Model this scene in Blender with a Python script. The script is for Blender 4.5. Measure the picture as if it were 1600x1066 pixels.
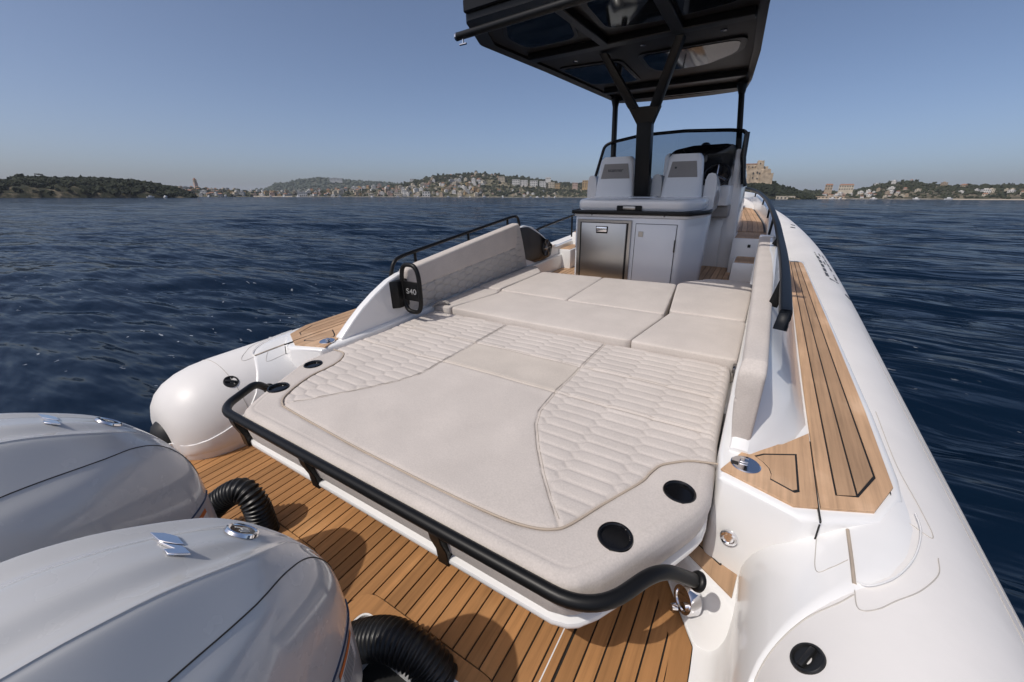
import bpy, bmesh, math, random
import numpy as np
from mathutils import Matrix, Vector

for _o in list(bpy.data.objects):
    bpy.data.objects.remove(_o, do_unlink=True)
scene = bpy.context.scene
COL = scene.collection

# ------------------------------------------------------------------ frames
# The boat is modelled level in its own frame (x starboard, y bow, z up, metres);
# it floats bow-up by TRIM and its frame is carried to the world by M_BOAT.
TRIM = math.radians(3.15)
M_BOAT = Matrix.Translation((0, 0, -0.13)) @ Matrix.Rotation(TRIM, 4, 'X')

# ------------------------------------------------------------------ camera
cam_d = bpy.data.cameras.new('camera')
cam = bpy.data.objects.new('camera', cam_d)
COL.objects.link(cam)
cam_d.sensor_width = 36.0
cam_d.lens = 36.0 * 619.82 / 1600.0
cam_d.clip_start = 0.05
cam_d.clip_end = 40000.0
_right = Vector((0.8497347, 0.52720264, 0.00288257))
_down = Vector((0.18271291, -0.28935547, -0.93962195))
_fwd = Vector((-0.49453708, 0.79895606, -0.34220211))
_cl = Vector((1.12, -0.7646, 1.6607))
cam.matrix_world = Matrix(((_right[0], -_down[0], -_fwd[0], _cl[0]),
                           (_right[1], -_down[1], -_fwd[1], _cl[1]),
                           (_right[2], -_down[2], -_fwd[2], _cl[2]),
                           (0, 0, 0, 1)))
scene.camera = cam

# ------------------------------------------------------------------ sun and sky
_sd = (M_BOAT.to_3x3() @ Vector((0.25, 0.61, -1.0))).normalized()     # direction the light travels
sun_d = bpy.data.lights.new('sun', 'SUN')
sun_d.energy = 2.55
sun_d.angle = math.radians(0.53)
sun_d.color = (1.0, 0.945, 0.87)
sun = bpy.data.objects.new('sun', sun_d)
COL.objects.link(sun)
sun.rotation_euler = _sd.to_track_quat('-Z', 'Y').to_euler()
sun.location = (0, 0, 60)
_sv = -_sd
world = bpy.data.worlds.new('World')
scene.world = world
world.use_nodes = True
_wn = world.node_tree.nodes
_sky = _wn.new('ShaderNodeTexSky')
_sky.sky_type = 'NISHITA'
_sky.sun_disc = False
_sky.sun_elevation = math.asin(_sv.z)
_sky.sun_rotation = math.atan2(_sv.x, _sv.y)
_sky.altitude = 0.0
_sky.air_density = 0.55
_sky.dust_density = 2.4
_sky.ozone_density = 1.5
world.node_tree.links.new(_sky.outputs['Color'], _wn['Background'].inputs['Color'])
_wn['Background'].inputs['Strength'].default_value = 0.136
scene.view_settings.view_transform = 'Standard'
scene.view_settings.look = 'None'
scene.view_settings.exposure = 0.0
scene.view_settings.gamma = 1.0
scene.view_settings.use_curve_mapping = False
scene.cycles.max_bounces = 8
scene.cycles.diffuse_bounces = 3
scene.cycles.glossy_bounces = 4
scene.cycles.transmission_bounces = 6
scene.cycles.transparent_max_bounces = 8
scene.cycles.caustics_reflective = False
scene.cycles.caustics_refractive = False
scene.cycles.sample_clamp_indirect = 6.0

# ------------------------------------------------------------------ materials
MATS = {}


def sock(b, name, v):
    if name in b.inputs:
        b.inputs[name].default_value = v


def mat(name, col, rough=0.5, metal=0.0, spec=0.5, coat=0.0, coat_rough=0.05, sheen=0.0):
    m = bpy.data.materials.new(name)
    m.use_nodes = True
    b = m.node_tree.nodes['Principled BSDF']
    b.inputs['Base Color'].default_value = (*col, 1)
    b.inputs['Roughness'].default_value = rough
    b.inputs['Metallic'].default_value = metal
    sock(b, 'Specular IOR Level', spec)
    sock(b, 'Coat Weight', coat)
    sock(b, 'Coat Roughness', coat_rough)
    sock(b, 'Sheen Weight', sheen)
    MATS[name] = m
    return m


def nd(m, typ, **kw):
    n = m.node_tree.nodes.new(typ)
    for k, v in kw.items():
        if k in n.inputs.keys():
            n.inputs[k].default_value = v
        else:
            setattr(n, k, v)
    return n


def lk(m, a, b):
    m.node_tree.links.new(a, b)


def objco(m, scale=(1, 1, 1), rot=(0, 0, 0)):
    t = nd(m, 'ShaderNodeTexCoord')
    mp = nd(m, 'ShaderNodeMapping')
    mp.inputs['Scale'].default_value = scale
    mp.inputs['Rotation'].default_value = rot
    lk(m, t.outputs['Object'], mp.inputs['Vector'])
    return mp.outputs['Vector']


def ramp(m, fac, stops):
    r = nd(m, 'ShaderNodeValToRGB')
    e = r.color_ramp.elements
    while len(e) < len(stops):
        e.new(0.5)
    for i, (p, c) in enumerate(stops):
        e[i].position = p
        e[i].color = (*c, 1) if len(c) == 3 else c
    lk(m, fac, r.inputs['Fac'])
    return r.outputs['Color']


def bump(m, height, strength, dist, prev=None):
    b = nd(m, 'ShaderNodeBump')
    b.inputs['Strength'].default_value = strength
    b.inputs['Distance'].default_value = dist
    lk(m, height, b.inputs['Height'])
    if prev is not None:
        lk(m, prev, b.inputs['Normal'])
    return b.outputs['Normal']


def bs(m):
    return m.node_tree.nodes['Principled BSDF']


def mottled(m, col, amount, scale, detail=4.0, vec=None):
    """small even colour variation over the base colour"""
    n = nd(m, 'ShaderNodeTexNoise', Scale=scale, Detail=detail)
    lk(m, vec if vec is not None else objco(m), n.inputs['Vector'])
    lo = tuple(c * (1 - amount) for c in col)
    hi = tuple(min(1, c * (1 + amount)) for c in col)
    c = ramp(m, n.outputs['Fac'], [(0.3, lo), (0.7, hi)])
    lk(m, c, bs(m).inputs['Base Color'])
    return n


def fabric(name, col, weave=900.0, sheen=0.1):
    m = mat(name, col, rough=0.85, spec=0.25, sheen=sheen)
    v = objco(m)
    n1 = nd(m, 'ShaderNodeTexNoise', Scale=170.0, Detail=3.0)
    lk(m, v, n1.inputs['Vector'])
    n2 = nd(m, 'ShaderNodeTexNoise', Scale=5.0, Detail=4.0)
    lk(m, v, n2.inputs['Vector'])
    mx = nd(m, 'ShaderNodeMath', operation='ADD')
    s1 = nd(m, 'ShaderNodeMath', operation='MULTIPLY')
    s1.inputs[1].default_value = 0.55
    s2 = nd(m, 'ShaderNodeMath', operation='MULTIPLY')
    s2.inputs[1].default_value = 0.45
    lk(m, n1.outputs['Fac'], s1.inputs[0])
    lk(m, n2.outputs['Fac'], s2.inputs[0])
    lk(m, s1.outputs[0], mx.inputs[0])
    lk(m, s2.outputs[0], mx.inputs[1])
    c = ramp(m, mx.outputs[0], [(0.3, tuple(x * 0.86 for x in col)), (0.7, tuple(min(1, x * 1.1) for x in col))])
    lk(m, c, bs(m).inputs['Base Color'])
    w = nd(m, 'ShaderNodeTexNoise', Scale=420.0, Detail=2.0)
    lk(m, v, w.inputs['Vector'])
    nb = bump(m, w.outputs['Fac'], 0.35, 0.0012)
    big = nd(m, 'ShaderNodeTexNoise', Scale=9.0, Detail=3.0)
    lk(m, v, big.inputs['Vector'])
    nb = bump(m, big.outputs['Fac'], 0.25, 0.012, nb)
    lk(m, nb, bs(m).inputs['Normal'])
    return m


fabric('cream_fabric', (0.555, 0.505, 0.465))
fabric('cream_fabric_warm', (0.545, 0.49, 0.435))
fabric('grey_fabric', (0.34, 0.315, 0.29))
fabric('quilt_grey', (0.47, 0.445, 0.42))
mat('piping', (0.42, 0.35, 0.28), 0.7, spec=0.3)

m = mat('gelcoat', (0.78, 0.775, 0.765), 0.22, coat=0.5, coat_rough=0.06)
n = mottled(m, (0.78, 0.775, 0.765), 0.035, 3.0)
lk(m, bump(m, n.outputs['Fac'], 0.12, 0.01), bs(m).inputs['Normal'])
m = mat('gelcoat_shaded', (0.68, 0.70, 0.73), 0.25, coat=0.5, coat_rough=0.08)  # white gelcoat with the galley's bluish shade tone put into its colour
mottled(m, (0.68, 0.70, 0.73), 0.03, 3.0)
m = mat('tube_fabric', (0.74, 0.715, 0.69), 0.42, spec=0.45)
n = mottled(m, (0.74, 0.715, 0.69), 0.05, 2.2, 6.0)
v = objco(m)
n2 = nd(m, 'ShaderNodeTexNoise', Scale=300.0, Detail=2.0)
lk(m, v, n2.inputs['Vector'])
nb = bump(m, n2.outputs['Fac'], 0.12, 0.001)
n3 = nd(m, 'ShaderNodeTexNoise', Scale=6.0, Detail=3.0)
lk(m, v, n3.inputs['Vector'])
lk(m, bump(m, n3.outputs['Fac'], 0.15, 0.02, nb), bs(m).inputs['Normal'])
mat('seam_grey', (0.47, 0.44, 0.40), 0.6)
m = mat('black_paint', (0.006, 0.006, 0.0062), 0.40, spec=0.28)
n = nd(m, 'ShaderNodeTexNoise', Scale=500.0, Detail=2.0)
lk(m, objco(m), n.inputs['Vector'])
lk(m, bump(m, n.outputs['Fac'], 0.15, 0.0008), bs(m).inputs['Normal'])
mat('black_gloss', (0.006, 0.006, 0.007), 0.10, spec=0.4)
mat('black_plastic', (0.012, 0.012, 0.012), 0.38)
mat('black_rubber', (0.014, 0.014, 0.0145), 0.5, spec=0.4)
m = mat('hose_rubber', (0.011, 0.011, 0.012), 0.36, spec=0.5)
n = mottled(m, (0.012, 0.012, 0.012), 0.4, 40.0)
mat('roof_under', (0.010, 0.0092, 0.009), 0.45, spec=0.2)
mat('chrome', (0.82, 0.82, 0.84), 0.06, metal=1.0)
m = mat('steel_brushed', (0.52, 0.50, 0.47), 0.30, metal=1.0)
n = nd(m, 'ShaderNodeTexNoise', Scale=1.0, Detail=4.0)
lk(m, objco(m, (4, 4, 900)), n.inputs['Vector'])
lk(m, bump(m, n.outputs['Fac'], 0.12, 0.002), bs(m).inputs['Normal'])
mat('steel_dark', (0.30, 0.30, 0.31), 0.2, metal=1.0)
mat('grey_print', (0.30, 0.30, 0.30), 0.5)
mat('thread', (0.36, 0.315, 0.27), 0.8)
mat('white_print', (0.62, 0.62, 0.60), 0.5)
mat('orange_print', (0.55, 0.14, 0.03), 0.5)
mat('blue_stripe', (0.02, 0.035, 0.08), 0.3)
mat('dark_print', (0.05, 0.05, 0.052), 0.5)
mat('grey_rail', (0.008, 0.010, 0.014), 0.42, spec=0.13)
m = mat('cowl_paint', (0.52, 0.52, 0.517), 0.26, spec=0.5, coat=0.8, coat_rough=0.04)
v = objco(m)
n = mottled(m, (0.52, 0.52, 0.517), 0.02, 3.0, 3.0, v)
n2 = nd(m, 'ShaderNodeTexNoise', Scale=9.0, Detail=4.0)
lk(m, v, n2.inputs['Vector'])
r_ = ramp(m, n2.outputs['Fac'], [(0.2, (0.22, 0.22, 0.22)), (0.9, (0.32, 0.32, 0.32))])
lk(m, r_, bs(m).inputs['Roughness'])
m = mat('cowl_apron', (0.45, 0.45, 0.45), 0.3, coat=0.4)
mottled(m, (0.45, 0.45, 0.45), 0.04, 5.0)


def teak(name, col, grain_axis='y'):
    m = mat(name, col, rough=0.62, spec=0.3)
    sc = (60, 2.2, 60) if grain_axis == 'y' else (2.2, 60, 60)
    v = objco(m, sc)
    oi = nd(m, 'ShaderNodeObjectInfo')
    ad = nd(m, 'ShaderNodeVectorMath', operation='ADD')
    sc2 = nd(m, 'ShaderNodeVectorMath', operation='SCALE')
    cx = nd(m, 'ShaderNodeCombineXYZ')
    lk(m, oi.outputs['Random'], cx.inputs[0])
    lk(m, oi.outputs['Random'], cx.inputs[1])
    lk(m, cx.outputs[0], sc2.inputs[0])
    sc2.inputs['Scale'].default_value = 60.0
    lk(m, v, ad.inputs[0])
    lk(m, sc2.outputs[0], ad.inputs[1])
    n1 = nd(m, 'ShaderNodeTexNoise', Scale=1.0, Detail=6.0, Roughness=0.62)
    lk(m, ad.outputs[0], n1.inputs['Vector'])
    c = ramp(m, n1.outputs['Fac'], [(0.25, tuple(x * 0.72 for x in col)), (0.5, col), (0.8, tuple(x * 1.22 for x in col))])
    # each plank its own tone, plus worn paler patches
    n2 = nd(m, 'ShaderNodeTexNoise', Scale=3.0, Detail=5.0)
    lk(m, objco(m), n2.inputs['Vector'])
    p = ramp(m, n2.outputs['Fac'], [(0.40, (0.90, 0.90, 0.90)), (0.58, (1.0, 1.0, 1.0)), (0.70, (1.16, 1.22, 1.30))])
    mul = nd(m, 'ShaderNodeMix', data_type='RGBA', blend_type='MULTIPLY')
    mul.inputs[0].default_value = 1.0
    lk(m, c, mul.inputs[6])
    lk(m, p, mul.inputs[7])
    hsv = nd(m, 'ShaderNodeHueSaturation')
    mr = nd(m, 'ShaderNodeMapRange')
    mr.inputs['To Min'].default_value = 0.80
    mr.inputs['To Max'].default_value = 1.14
    lk(m, oi.outputs['Random'], mr.inputs['Value'])
    lk(m, mr.outputs[0], hsv.inputs['Value'])
    lk(m, mul.outputs[2], hsv.inputs['Color'])
    lk(m, hsv.outputs[0], bs(m).inputs['Base Color'])
    lk(m, bump(m, n1.outputs['Fac'], 0.18, 0.002), bs(m).inputs['Normal'])
    return m


teak('teak_platform', (0.40, 0.20, 0.078))
teak('teak_deck', (0.47, 0.30, 0.18))
mat('caulk', (0.012, 0.011, 0.010), 0.6)
# tinted glass (still lets the background through)
m = mat('tinted_glass', (0.45, 0.55, 0.66), 0.03)
b = bs(m)
nt = m.node_tree
tr = nd(m, 'ShaderNodeBsdfTransparent')
tr.inputs['Color'].default_value = (0.40, 0.45, 0.51, 1)
gl = nd(m, 'ShaderNodeBsdfGlossy')
gl.inputs['Roughness'].default_value = 0.03
gl.inputs['Color'].default_value = (0.9, 0.95, 1, 1)
fr = nd(m, 'ShaderNodeFresnel', IOR=1.45)
ms = nd(m, 'ShaderNodeMixShader')
lk(m, fr.outputs[0], ms.inputs[0])
lk(m, tr.outputs[0], ms.inputs[1])
lk(m, gl.outputs[0], ms.inputs[2])
lk(m, ms.outputs[0], nt.nodes['Material Output'].inputs['Surface'])
mat('roof_glass', (0.004, 0.005, 0.007), 0.05, spec=0.11)

# ------------------------------------------------------------------ mesh helpers
ORG = {}        # thing -> origin its parts are stored relative to
BOAT_TOP = []   # top-level things carried by the boat


def to_np(v):
    return np.asarray(v, dtype=float).reshape(-1, 3)


def sharp(me, ang):
    me.polygons.foreach_set('use_smooth', [True] * len(me.polygons))
    if ang is not None:
        try:
            me.set_sharp_from_angle(angle=math.radians(ang))
        except Exception:
            pass


def mk(name, verts, faces, material, parent=None, smooth=35, kind=None, boat=True):
    v = to_np(verts)
    if parent is not None:
        v = v - np.array(ORG[parent])
        ORGv = ORG[parent]
        org = None
    else:
        org = v.mean(axis=0)
        org[2] = v[:, 2].min()
        v = v - org
        ORGv = tuple(org)
    me = bpy.data.meshes.new(name)
    me.from_pydata(v.tolist(), [], [list(map(int, f)) for f in faces])
    me.update()
    if isinstance(material, (list, tuple)):
        for mm in material:
            me.materials.append(MATS[mm])
    elif material:
        me.materials.append(MATS[material])
    if smooth is not None:
        sharp(me, smooth)
    o = bpy.data.objects.new(name, me)
    COL.objects.link(o)
    ORG[o] = ORGv
    if parent is not None:
        o.parent = parent
    else:
        o.location = ORGv
        if boat:
            BOAT_TOP.append(o)
    if kind:
        o['kind'] = kind
    return o


def thing(name, label, cat, loc, group=None, boat=True):
    o = bpy.data.objects.new(name, None)
    o.empty_display_size = 0.1
    COL.objects.link(o)
    o.location = loc
    o['label'] = label
    o['category'] = cat
    if group:
        o['group'] = group
    ORG[o] = tuple(loc)
    if boat:
        BOAT_TOP.append(o)
    return o


def tag(o, label, cat, group=None):
    o['label'] = label
    o['category'] = cat
    if group:
        o['group'] = group
    return o


def bm_out(bm):
    bmesh.ops.recalc_face_normals(bm, faces=bm.faces[:])
    bm.verts.index_update()
    v = [tuple(x.co) for x in bm.verts]
    f = [[q.index for q in fc.verts] for fc in bm.faces]
    bm.free()
    return v, f


def prism(poly, z0, z1, bev=0.0, seg=2, fn=None, only_top=False):
    """polygon in a plane pushed from z0 to z1, edges rounded; fn maps (u,v,w) to xyz"""
    bm = bmesh.new()
    lo = [bm.verts.new((p[0], p[1], z0)) for p in poly]
    hi = [bm.verts.new((p[0], p[1], z1)) for p in poly]
    n_ = len(poly)
    bm.faces.new(lo[::-1])
    top = bm.faces.new(hi)
    for i in range(n_):
        bm.faces.new((lo[i], lo[(i + 1) % n_], hi[(i + 1) % n_], hi[i]))
    bmesh.ops.recalc_face_normals(bm, faces=bm.faces[:])
    if bev > 0:
        if only_top:
            es = [e for e in bm.edges if all(abs(v.co.z - z1) < 1e-7 for v in e.verts)]
        else:
            es = [e for e in bm.edges if e.calc_face_angle(0) > 0.35]
        bmesh.ops.bevel(bm, geom=es, offset=bev, segments=seg, profile=0.5, affect='EDGES', clamp_overlap=True)
    v, f = bm_out(bm)
    if fn:
        v = [fn(*p) for p in v]
    return v, f


def box(x0, x1, y0, y1, z0, z1, bev=0.0, seg=2):
    return prism([(x0, y0), (x1, y0), (x1, y1), (x0, y1)], z0, z1, bev, seg)


def join(*parts):
    V, F = [], []
    for v, f in parts:
        o = len(V)
        V += [tuple(p) for p in v]
        F += [[i + o for i in q] for q in f]
    return V, F


def fillet(pts, rad, n_=6, closed=False):
    """round the corners of a polyline (2-D or 3-D)"""
    P = [np.array(p, float) for p in pts]
    out = []
    N = len(P)
    for i in range(N):
        if not closed and i in (0, N - 1):
            out.append(P[i])
            continue
        a, b, c = P[i - 1], P[i], P[(i + 1) % N]
        r = rad[i] if isinstance(rad, (list, tuple)) else rad
        d1, d2 = a - b, c - b
        l1, l2 = np.linalg.norm(d1), np.linalg.norm(d2)
        t = min(r, l1 * 0.48, l2 * 0.48)
        p0, p2 = b + d1 / l1 * t, b + d2 / l2 * t
        if t < 1e-6:
            out.append(b)
            continue
        for k in range(n_ + 1):
            s = k / n_
            out.append((1 - s) ** 2 * p0 + 2 * s * (1 - s) * b + s * s * p2)
    return [tuple(p) for p in out]


def spline(pts, n_=8):
    P = [np.array(p, float) for p in pts]
    P = [2 * P[0] - P[1]] + P + [2 * P[-1] - P[-2]]
    out = []
    for i in range(1, len(P) - 2):
        for k in range(n_):
            t = k / n_
            a, b, c, d = P[i - 1], P[i], P[i + 1], P[i + 2]
            out.append(0.5 * (2 * b + (c - a) * t + (2 * a - 5 * b + 4 * c - d) * t * t + (3 * b - a - 3 * c + d) * t ** 3))
    out.append(P[-2])
    return [tuple(p) for p in out]


def tube(path, r, seg=12, caps=True, flat=None):
    """sweep a circle (or flat=(w,h) rounded bar) along a path; r may be a list"""
    P = [np.array(p, float) for p in path]
    N = len(P)
    T = []
    for i in range(N):
        t = P[min(i + 1, N - 1)] - P[max(i - 1, 0)]
        T.append(t / max(np.linalg.norm(t), 1e-9))
    up = np.array([0, 0, 1.0])
    if abs(T[0] @ up) > 0.95:
        up = np.array([0, 1.0, 0])
    nrm = np.cross(T[0], up)
    nrm /= np.linalg.norm(nrm)
    V, F = [], []
    for i in range(N):
        nrm = np.cross(T[i], (0, 0, 1.0)) if flat and abs(T[i][2]) < 0.98 else nrm - T[i] * (nrm @ T[i])
        nrm /= np.linalg.norm(nrm)
        bi = np.cross(T[i], nrm)
        rr = r[i] if isinstance(r, (list, tuple, np.ndarray)) else r
        for k in range(seg):
            a = 2 * math.pi * k / seg
            ca, sa = math.cos(a), math.sin(a)
            if flat:
                e = 0.35
                ca = math.copysign(abs(ca) ** e, ca) * flat[0]
                sa = math.copysign(abs(sa) ** e, sa) * flat[1]
                V.append(tuple(P[i] + nrm * ca + bi * sa))
            else:
                V.append(tuple(P[i] + nrm * (rr * ca) + bi * (rr * sa)))
    for i in range(N - 1):
        for k in range(seg):
            k2 = (k + 1) % seg
            F.append((i * seg + k, i * seg + k2, (i + 1) * seg + k2, (i + 1) * seg + k))
    if caps:
        F.append(tuple(range(seg))[::-1])
        F.append(tuple((N - 1) * seg + k for k in range(seg)))
    return V, F


def lathe(prof, centre, seg=24, axis=(0, 0, 1)):
    """profile of (radius, height) turned about axis through centre"""
    ax = Vector(axis).normalized()
    q = Vector((0, 0, 1)).rotation_difference(ax)
    V, F = [], []
    for (r, h) in prof:
        for k in range(seg):
            a = 2 * math.pi * k / seg
            p = q @ Vector((r * math.cos(a), r * math.sin(a), h))
            V.append((centre[0] + p.x, centre[1] + p.y, centre[2] + p.z))
    for i in range(len(prof) - 1):
        for k in range(seg):
            k2 = (k + 1) % seg
            F.append((i * seg + k, i * seg + k2, (i + 1) * seg + k2, (i + 1) * seg + k))
    if prof[0][0] > 1e-6:
        F.append(tuple(range(seg))[::-1])
    if prof[-1][0] > 1e-6:
        F.append(tuple((len(prof) - 1) * seg + k for k in range(seg)))
    return V, F


def loft(rings, closed_ring=True, caps=True):
    n_ = len(rings[0])
    V = [tuple(p) for r in rings for p in r]
    F = []
    for i in range(len(rings) - 1):
        for k in range(n_ if closed_ring else n_ - 1):
            k2 = (k + 1) % n_
            F.append((i * n_ + k, i * n_ + k2, (i + 1) * n_ + k2, (i + 1) * n_ + k))
    if caps and closed_ring:
        F.append(tuple(range(n_))[::-1])
        F.append(tuple((len(rings) - 1) * n_ + k for k in range(n_)))
    return V, F


def gridfaces(nr, nc, base=0):
    i = np.arange(nr - 1)[:, None] * nc + np.arange(nc - 1)[None, :] + base
    return np.stack([i, i + 1, i + nc + 1, i + nc], axis=-1).reshape(-1, 4)


def fixn(v, f):
    bm = bmesh.new()
    vs = [bm.verts.new(p) for p in v]
    for q in f:
        try:
            bm.faces.new([vs[i] for i in q])
        except ValueError:
            pass
    return bm_out(bm)


def lerp(x, pts):
    xs = [p[0] for p in pts]
    ys = [p[1] for p in pts]
    return np.interp(x, xs, ys)


def smooth_lerp(x, pts):
    """monotone cubic through the table"""
    X = np.array([p[0] for p in pts], float)
    Y = np.array([p[1] for p in pts], float)
    h = np.diff(X)
    d = np.diff(Y) / h
    m_ = np.concatenate([[d[0]], np.where(d[:-1] * d[1:] > 0, 2 * d[:-1] * d[1:] / (d[:-1] + d[1:] + 1e-12), 0.0), [d[-1]]])
    x = min(max(x, X[0]), X[-1])
    i = int(min(max(np.searchsorted(X, x) - 1, 0), len(h) - 1))
    t = (x - X[i]) / h[i]
    return float((2 * t ** 3 - 3 * t ** 2 + 1) * Y[i] + (t ** 3 - 2 * t ** 2 + t) * h[i] * m_[i] + (-2 * t ** 3 + 3 * t ** 2) * Y[i + 1] + (t ** 3 - t ** 2) * h[i] * m_[i + 1])


def mirror(vf):
    v, f = vf
    return [(-p[0], p[1], p[2]) for p in v], [list(q)[::-1] for q in f]


def copy_thing(root, loc, label=None):
    """a thing with copies of its parts and sub-parts (meshes shared)"""
    r = root.copy()
    COL.objects.link(r)
    r.location = loc
    ORG[r] = tuple(loc)
    if root in BOAT_TOP:
        BOAT_TOP.append(r)
    if label:
        r['label'] = label
    for ch in list(root.children):
        c = ch.copy()
        COL.objects.link(c)
        c.parent = r
        for g in list(ch.children):
            d = g.copy()
            COL.objects.link(d)
            d.parent = c
    return r


def text_mesh(txt, size, extrude=0.001):
    cu = bpy.data.curves.new('lettering', 'FONT')
    cu.body = txt
    cu.size = size
    cu.extrude = extrude
    cu.align_x = 'CENTER'
    cu.align_y = 'CENTER'
    o = bpy.data.objects.new('lettering', cu)
    COL.objects.link(o)
    bpy.context.view_layer.update()
    dg = bpy.context.evaluated_depsgraph_get()
    me = bpy.data.meshes.new_from_object(o.evaluated_get(dg))
    v = [tuple(x.co) for x in me.vertices]
    f = [list(p.vertices) for p in me.polygons]
    bpy.data.objects.remove(o)
    bpy.data.curves.remove(cu)
    bpy.data.meshes.remove(me)
    return v, f


def place(vf, origin, ux, uy):
    """put flat (u,v,w) geometry on a plane spanned by ux, uy"""
    O, X, Y = Vector(origin), Vector(ux).normalized(), Vector(uy).normalized()
    Z = X.cross(Y)
    return [tuple(O + X * p[0] + Y * p[1] + Z * p[2]) for p in vf[0]], vf[1]

# ================================================================== THE BOAT
boat = thing('inflatable_boat', 'long white inflatable motor boat with teak decks, seen from its stern', 'boat', (0, 0.5, 0.0))

# ---- buoyancy tubes
AX, AZ, AR = 1.609, 0.49, 0.345
_axis = [(AX, -0.30, AZ), (AX, 0.5, AZ), (AX, 2.0, AZ), (AX, 3.6, AZ + 0.005), (1.585, 4.8, AZ + 0.03), (1.52, 6.0, AZ + 0.08),
         (1.36, 7.3, AZ + 0.16), (1.10, 8.5, AZ + 0.27), (0.72, 9.6, AZ + 0.38), (0.30, 10.35, AZ + 0.46), (0.0, 10.6, AZ + 0.48)]
_path = spline(_axis, 8)
# the port tube is cut a little shorter than the starboard one
_cap = [(-0.300, .10), (-0.295, .155), (-0.275, .205), (-0.24, .252), (-0.19, .290), (-0.12, .320), (-0.04, .338), (0.06, .345), (0.3, .345)]
PORT_CUT = 0.17
for side in (1, -1):
    sh_ = PORT_CUT if side < 0 else 0.0
    tube_path = [(AX, y + sh_, AZ) for y, r in _cap] + [p for p in _path if p[1] > 0.50]
    tube_rad = [r for y, r in _cap] + [AR] * (len(tube_path) - len(_cap))
    tv, tf = tube(tube_path, tube_rad, seg=72)
    vf = (tv, tf) if side == 1 else mirror((tv, tf))
    t_ = mk('buoyancy_tube', vf[0], vf[1], 'tube_fabric', boat, 50)
    # black rubber end cone
    ev, ef = lathe([(0.0, -0.055), (0.05, -0.05), (0.085, -0.03), (0.105, 0.0), (0.11, 0.012)], (side * AX, -0.296 + sh_, AZ), 32, (0, 1, 0))
    mk('end_cone', ev, ef, 'black_rubber', t_, 60)


def tube_pt(y, ang, off=0.0, side=1):
    """point on the straight part of a tube; ang in degrees from +x (outboard), 90 = top"""
    yy_ = y - (PORT_CUT if side < 0 else 0.0)
    r = np.interp(yy_, [q[0] for q in _cap], [q[1] for q in _cap]) if yy_ < 0.3 else AR
    a = math.radians(ang)
    return (side * (AX + (r + off) * math.cos(a)), y, AZ + (r + off) * math.sin(a))


def ang_at(x):
    return math.degrees(math.acos(max(-1, min(1, (x - AX) / AR))))


def tube_line(name, pts, w=0.0016, side=1, material='seam_grey', parent=None, off=0.0004):
    """thin glued seam following the tube surface through (y, angle) points"""
    s = spline([(q[0], q[1], 0) for q in pts], 8)
    P = [tube_pt(q[0], q[1], off, side) for q in s]
    v, f = tube(P, w, 6)
    return mk(name, v, f, material, parent or boat, 60)


# glued patch seams (starboard measured, port from the same pattern)
for side in (1,):
    tube_line('seam', [(-0.02, 168), (0.09, 158), (0.184, 148), (0.278, 131.5), (0.335, 118), (0.372, 111.5)], side=side)

for side in (1, -1):
    g_ = 0.0078
    tube_line('patch_edge', [(0.41, 110.7), (0.405, 105.4), (0.456, 96.3), (0.553, 87.4), (0.677, 81.0), (0.76, 80.2)], w=0.0026, side=side, material='gelcoat', off=g_ - 0.001)
    tube_line('seam', [(0.39, 111), (0.338, 111.2), (0.328, 109.0), (0.345, 104), (0.381, 98.3), (0.441, 89.0), (0.53, 79.8), (0.60, 77)], w=0.0013, side=side)
    tube_line('patch_joint', [(0.60, 109.6), (0.49, 110.1), (0.400, 110.7)], w=0.0048, side=side, material='piping', off=g_)
    tube_line('seam', [(0.56, 122.5), (0.435, 123.9), (0.448, 117.6), (0.48, 111.5)], w=0.0011, side=side, off=g_)
    tube_line('seam', [(0.73, 88), (0.70, 82.5), (0.685, 75.5), (0.81, 76.1), (1.04, 79.5), (1.43, 79.3)], w=0.0013, side=side)
tube_line('seam', [(-0.25, 49), (0.5, 50), (1.4, 51), (3.4, 53)], w=0.0013)
tube_line('seam', [(-0.25, 42), (0.5, 43), (1.4, 44), (3.4, 46)], w=0.0013)
tube_line('seam', [(0.20, 168), (0.21, 120), (0.21, 70), (0.20, 20)], side=-1, w=0.0018)

# inflation valves
for (x, y, s) in ((1.388, 0.18, 1), (-1.390, 0.20, -1)):
    a = ang_at(abs(x))
    p = tube_pt(y, a, 0.0, s)
    ax = (s * math.cos(math.radians(a)), 0, math.sin(math.radians(a)))
    v_ = mk('valve', *lathe([(0.0, -0.004), (0.0385, -0.004), (0.0385, 0.003), (0.036, 0.006), (0.031, 0.0065), (0.029, 0.001), (0.0, -0.001)], p, 36, ax), 'black_plastic', boat, 40)
    A = Vector(ax)
    Y = Vector((0, 1, 0))
    X = Y.cross(A)
    bx = box(-0.028, 0.028, -0.007, 0.007, 0.0, 0.009, 0.003)
    bv = [tuple(Vector(p) + (X * 0.6 + Y * 0.8) * q[0] + (Y * 0.6 - X * 0.8) * q[1] + A * q[2]) for q in bx[0]]
    mk('valve_cap', bv, bx[1], 'black_plastic', v_, 40)

# small relief valves and the lettering patch on the outboard shoulder


def tube_at(y, ang, off=0.002):
    x_ = np.interp(y, [q[1] for q in _axis], [q[0] for q in _axis])
    z_ = np.interp(y, [q[1] for q in _axis], [q[2] for q in _axis])
    a = math.radians(ang)
    return (x_ + (AR + off) * math.cos(a), y, z_ + (AR + off) * math.sin(a))


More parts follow.
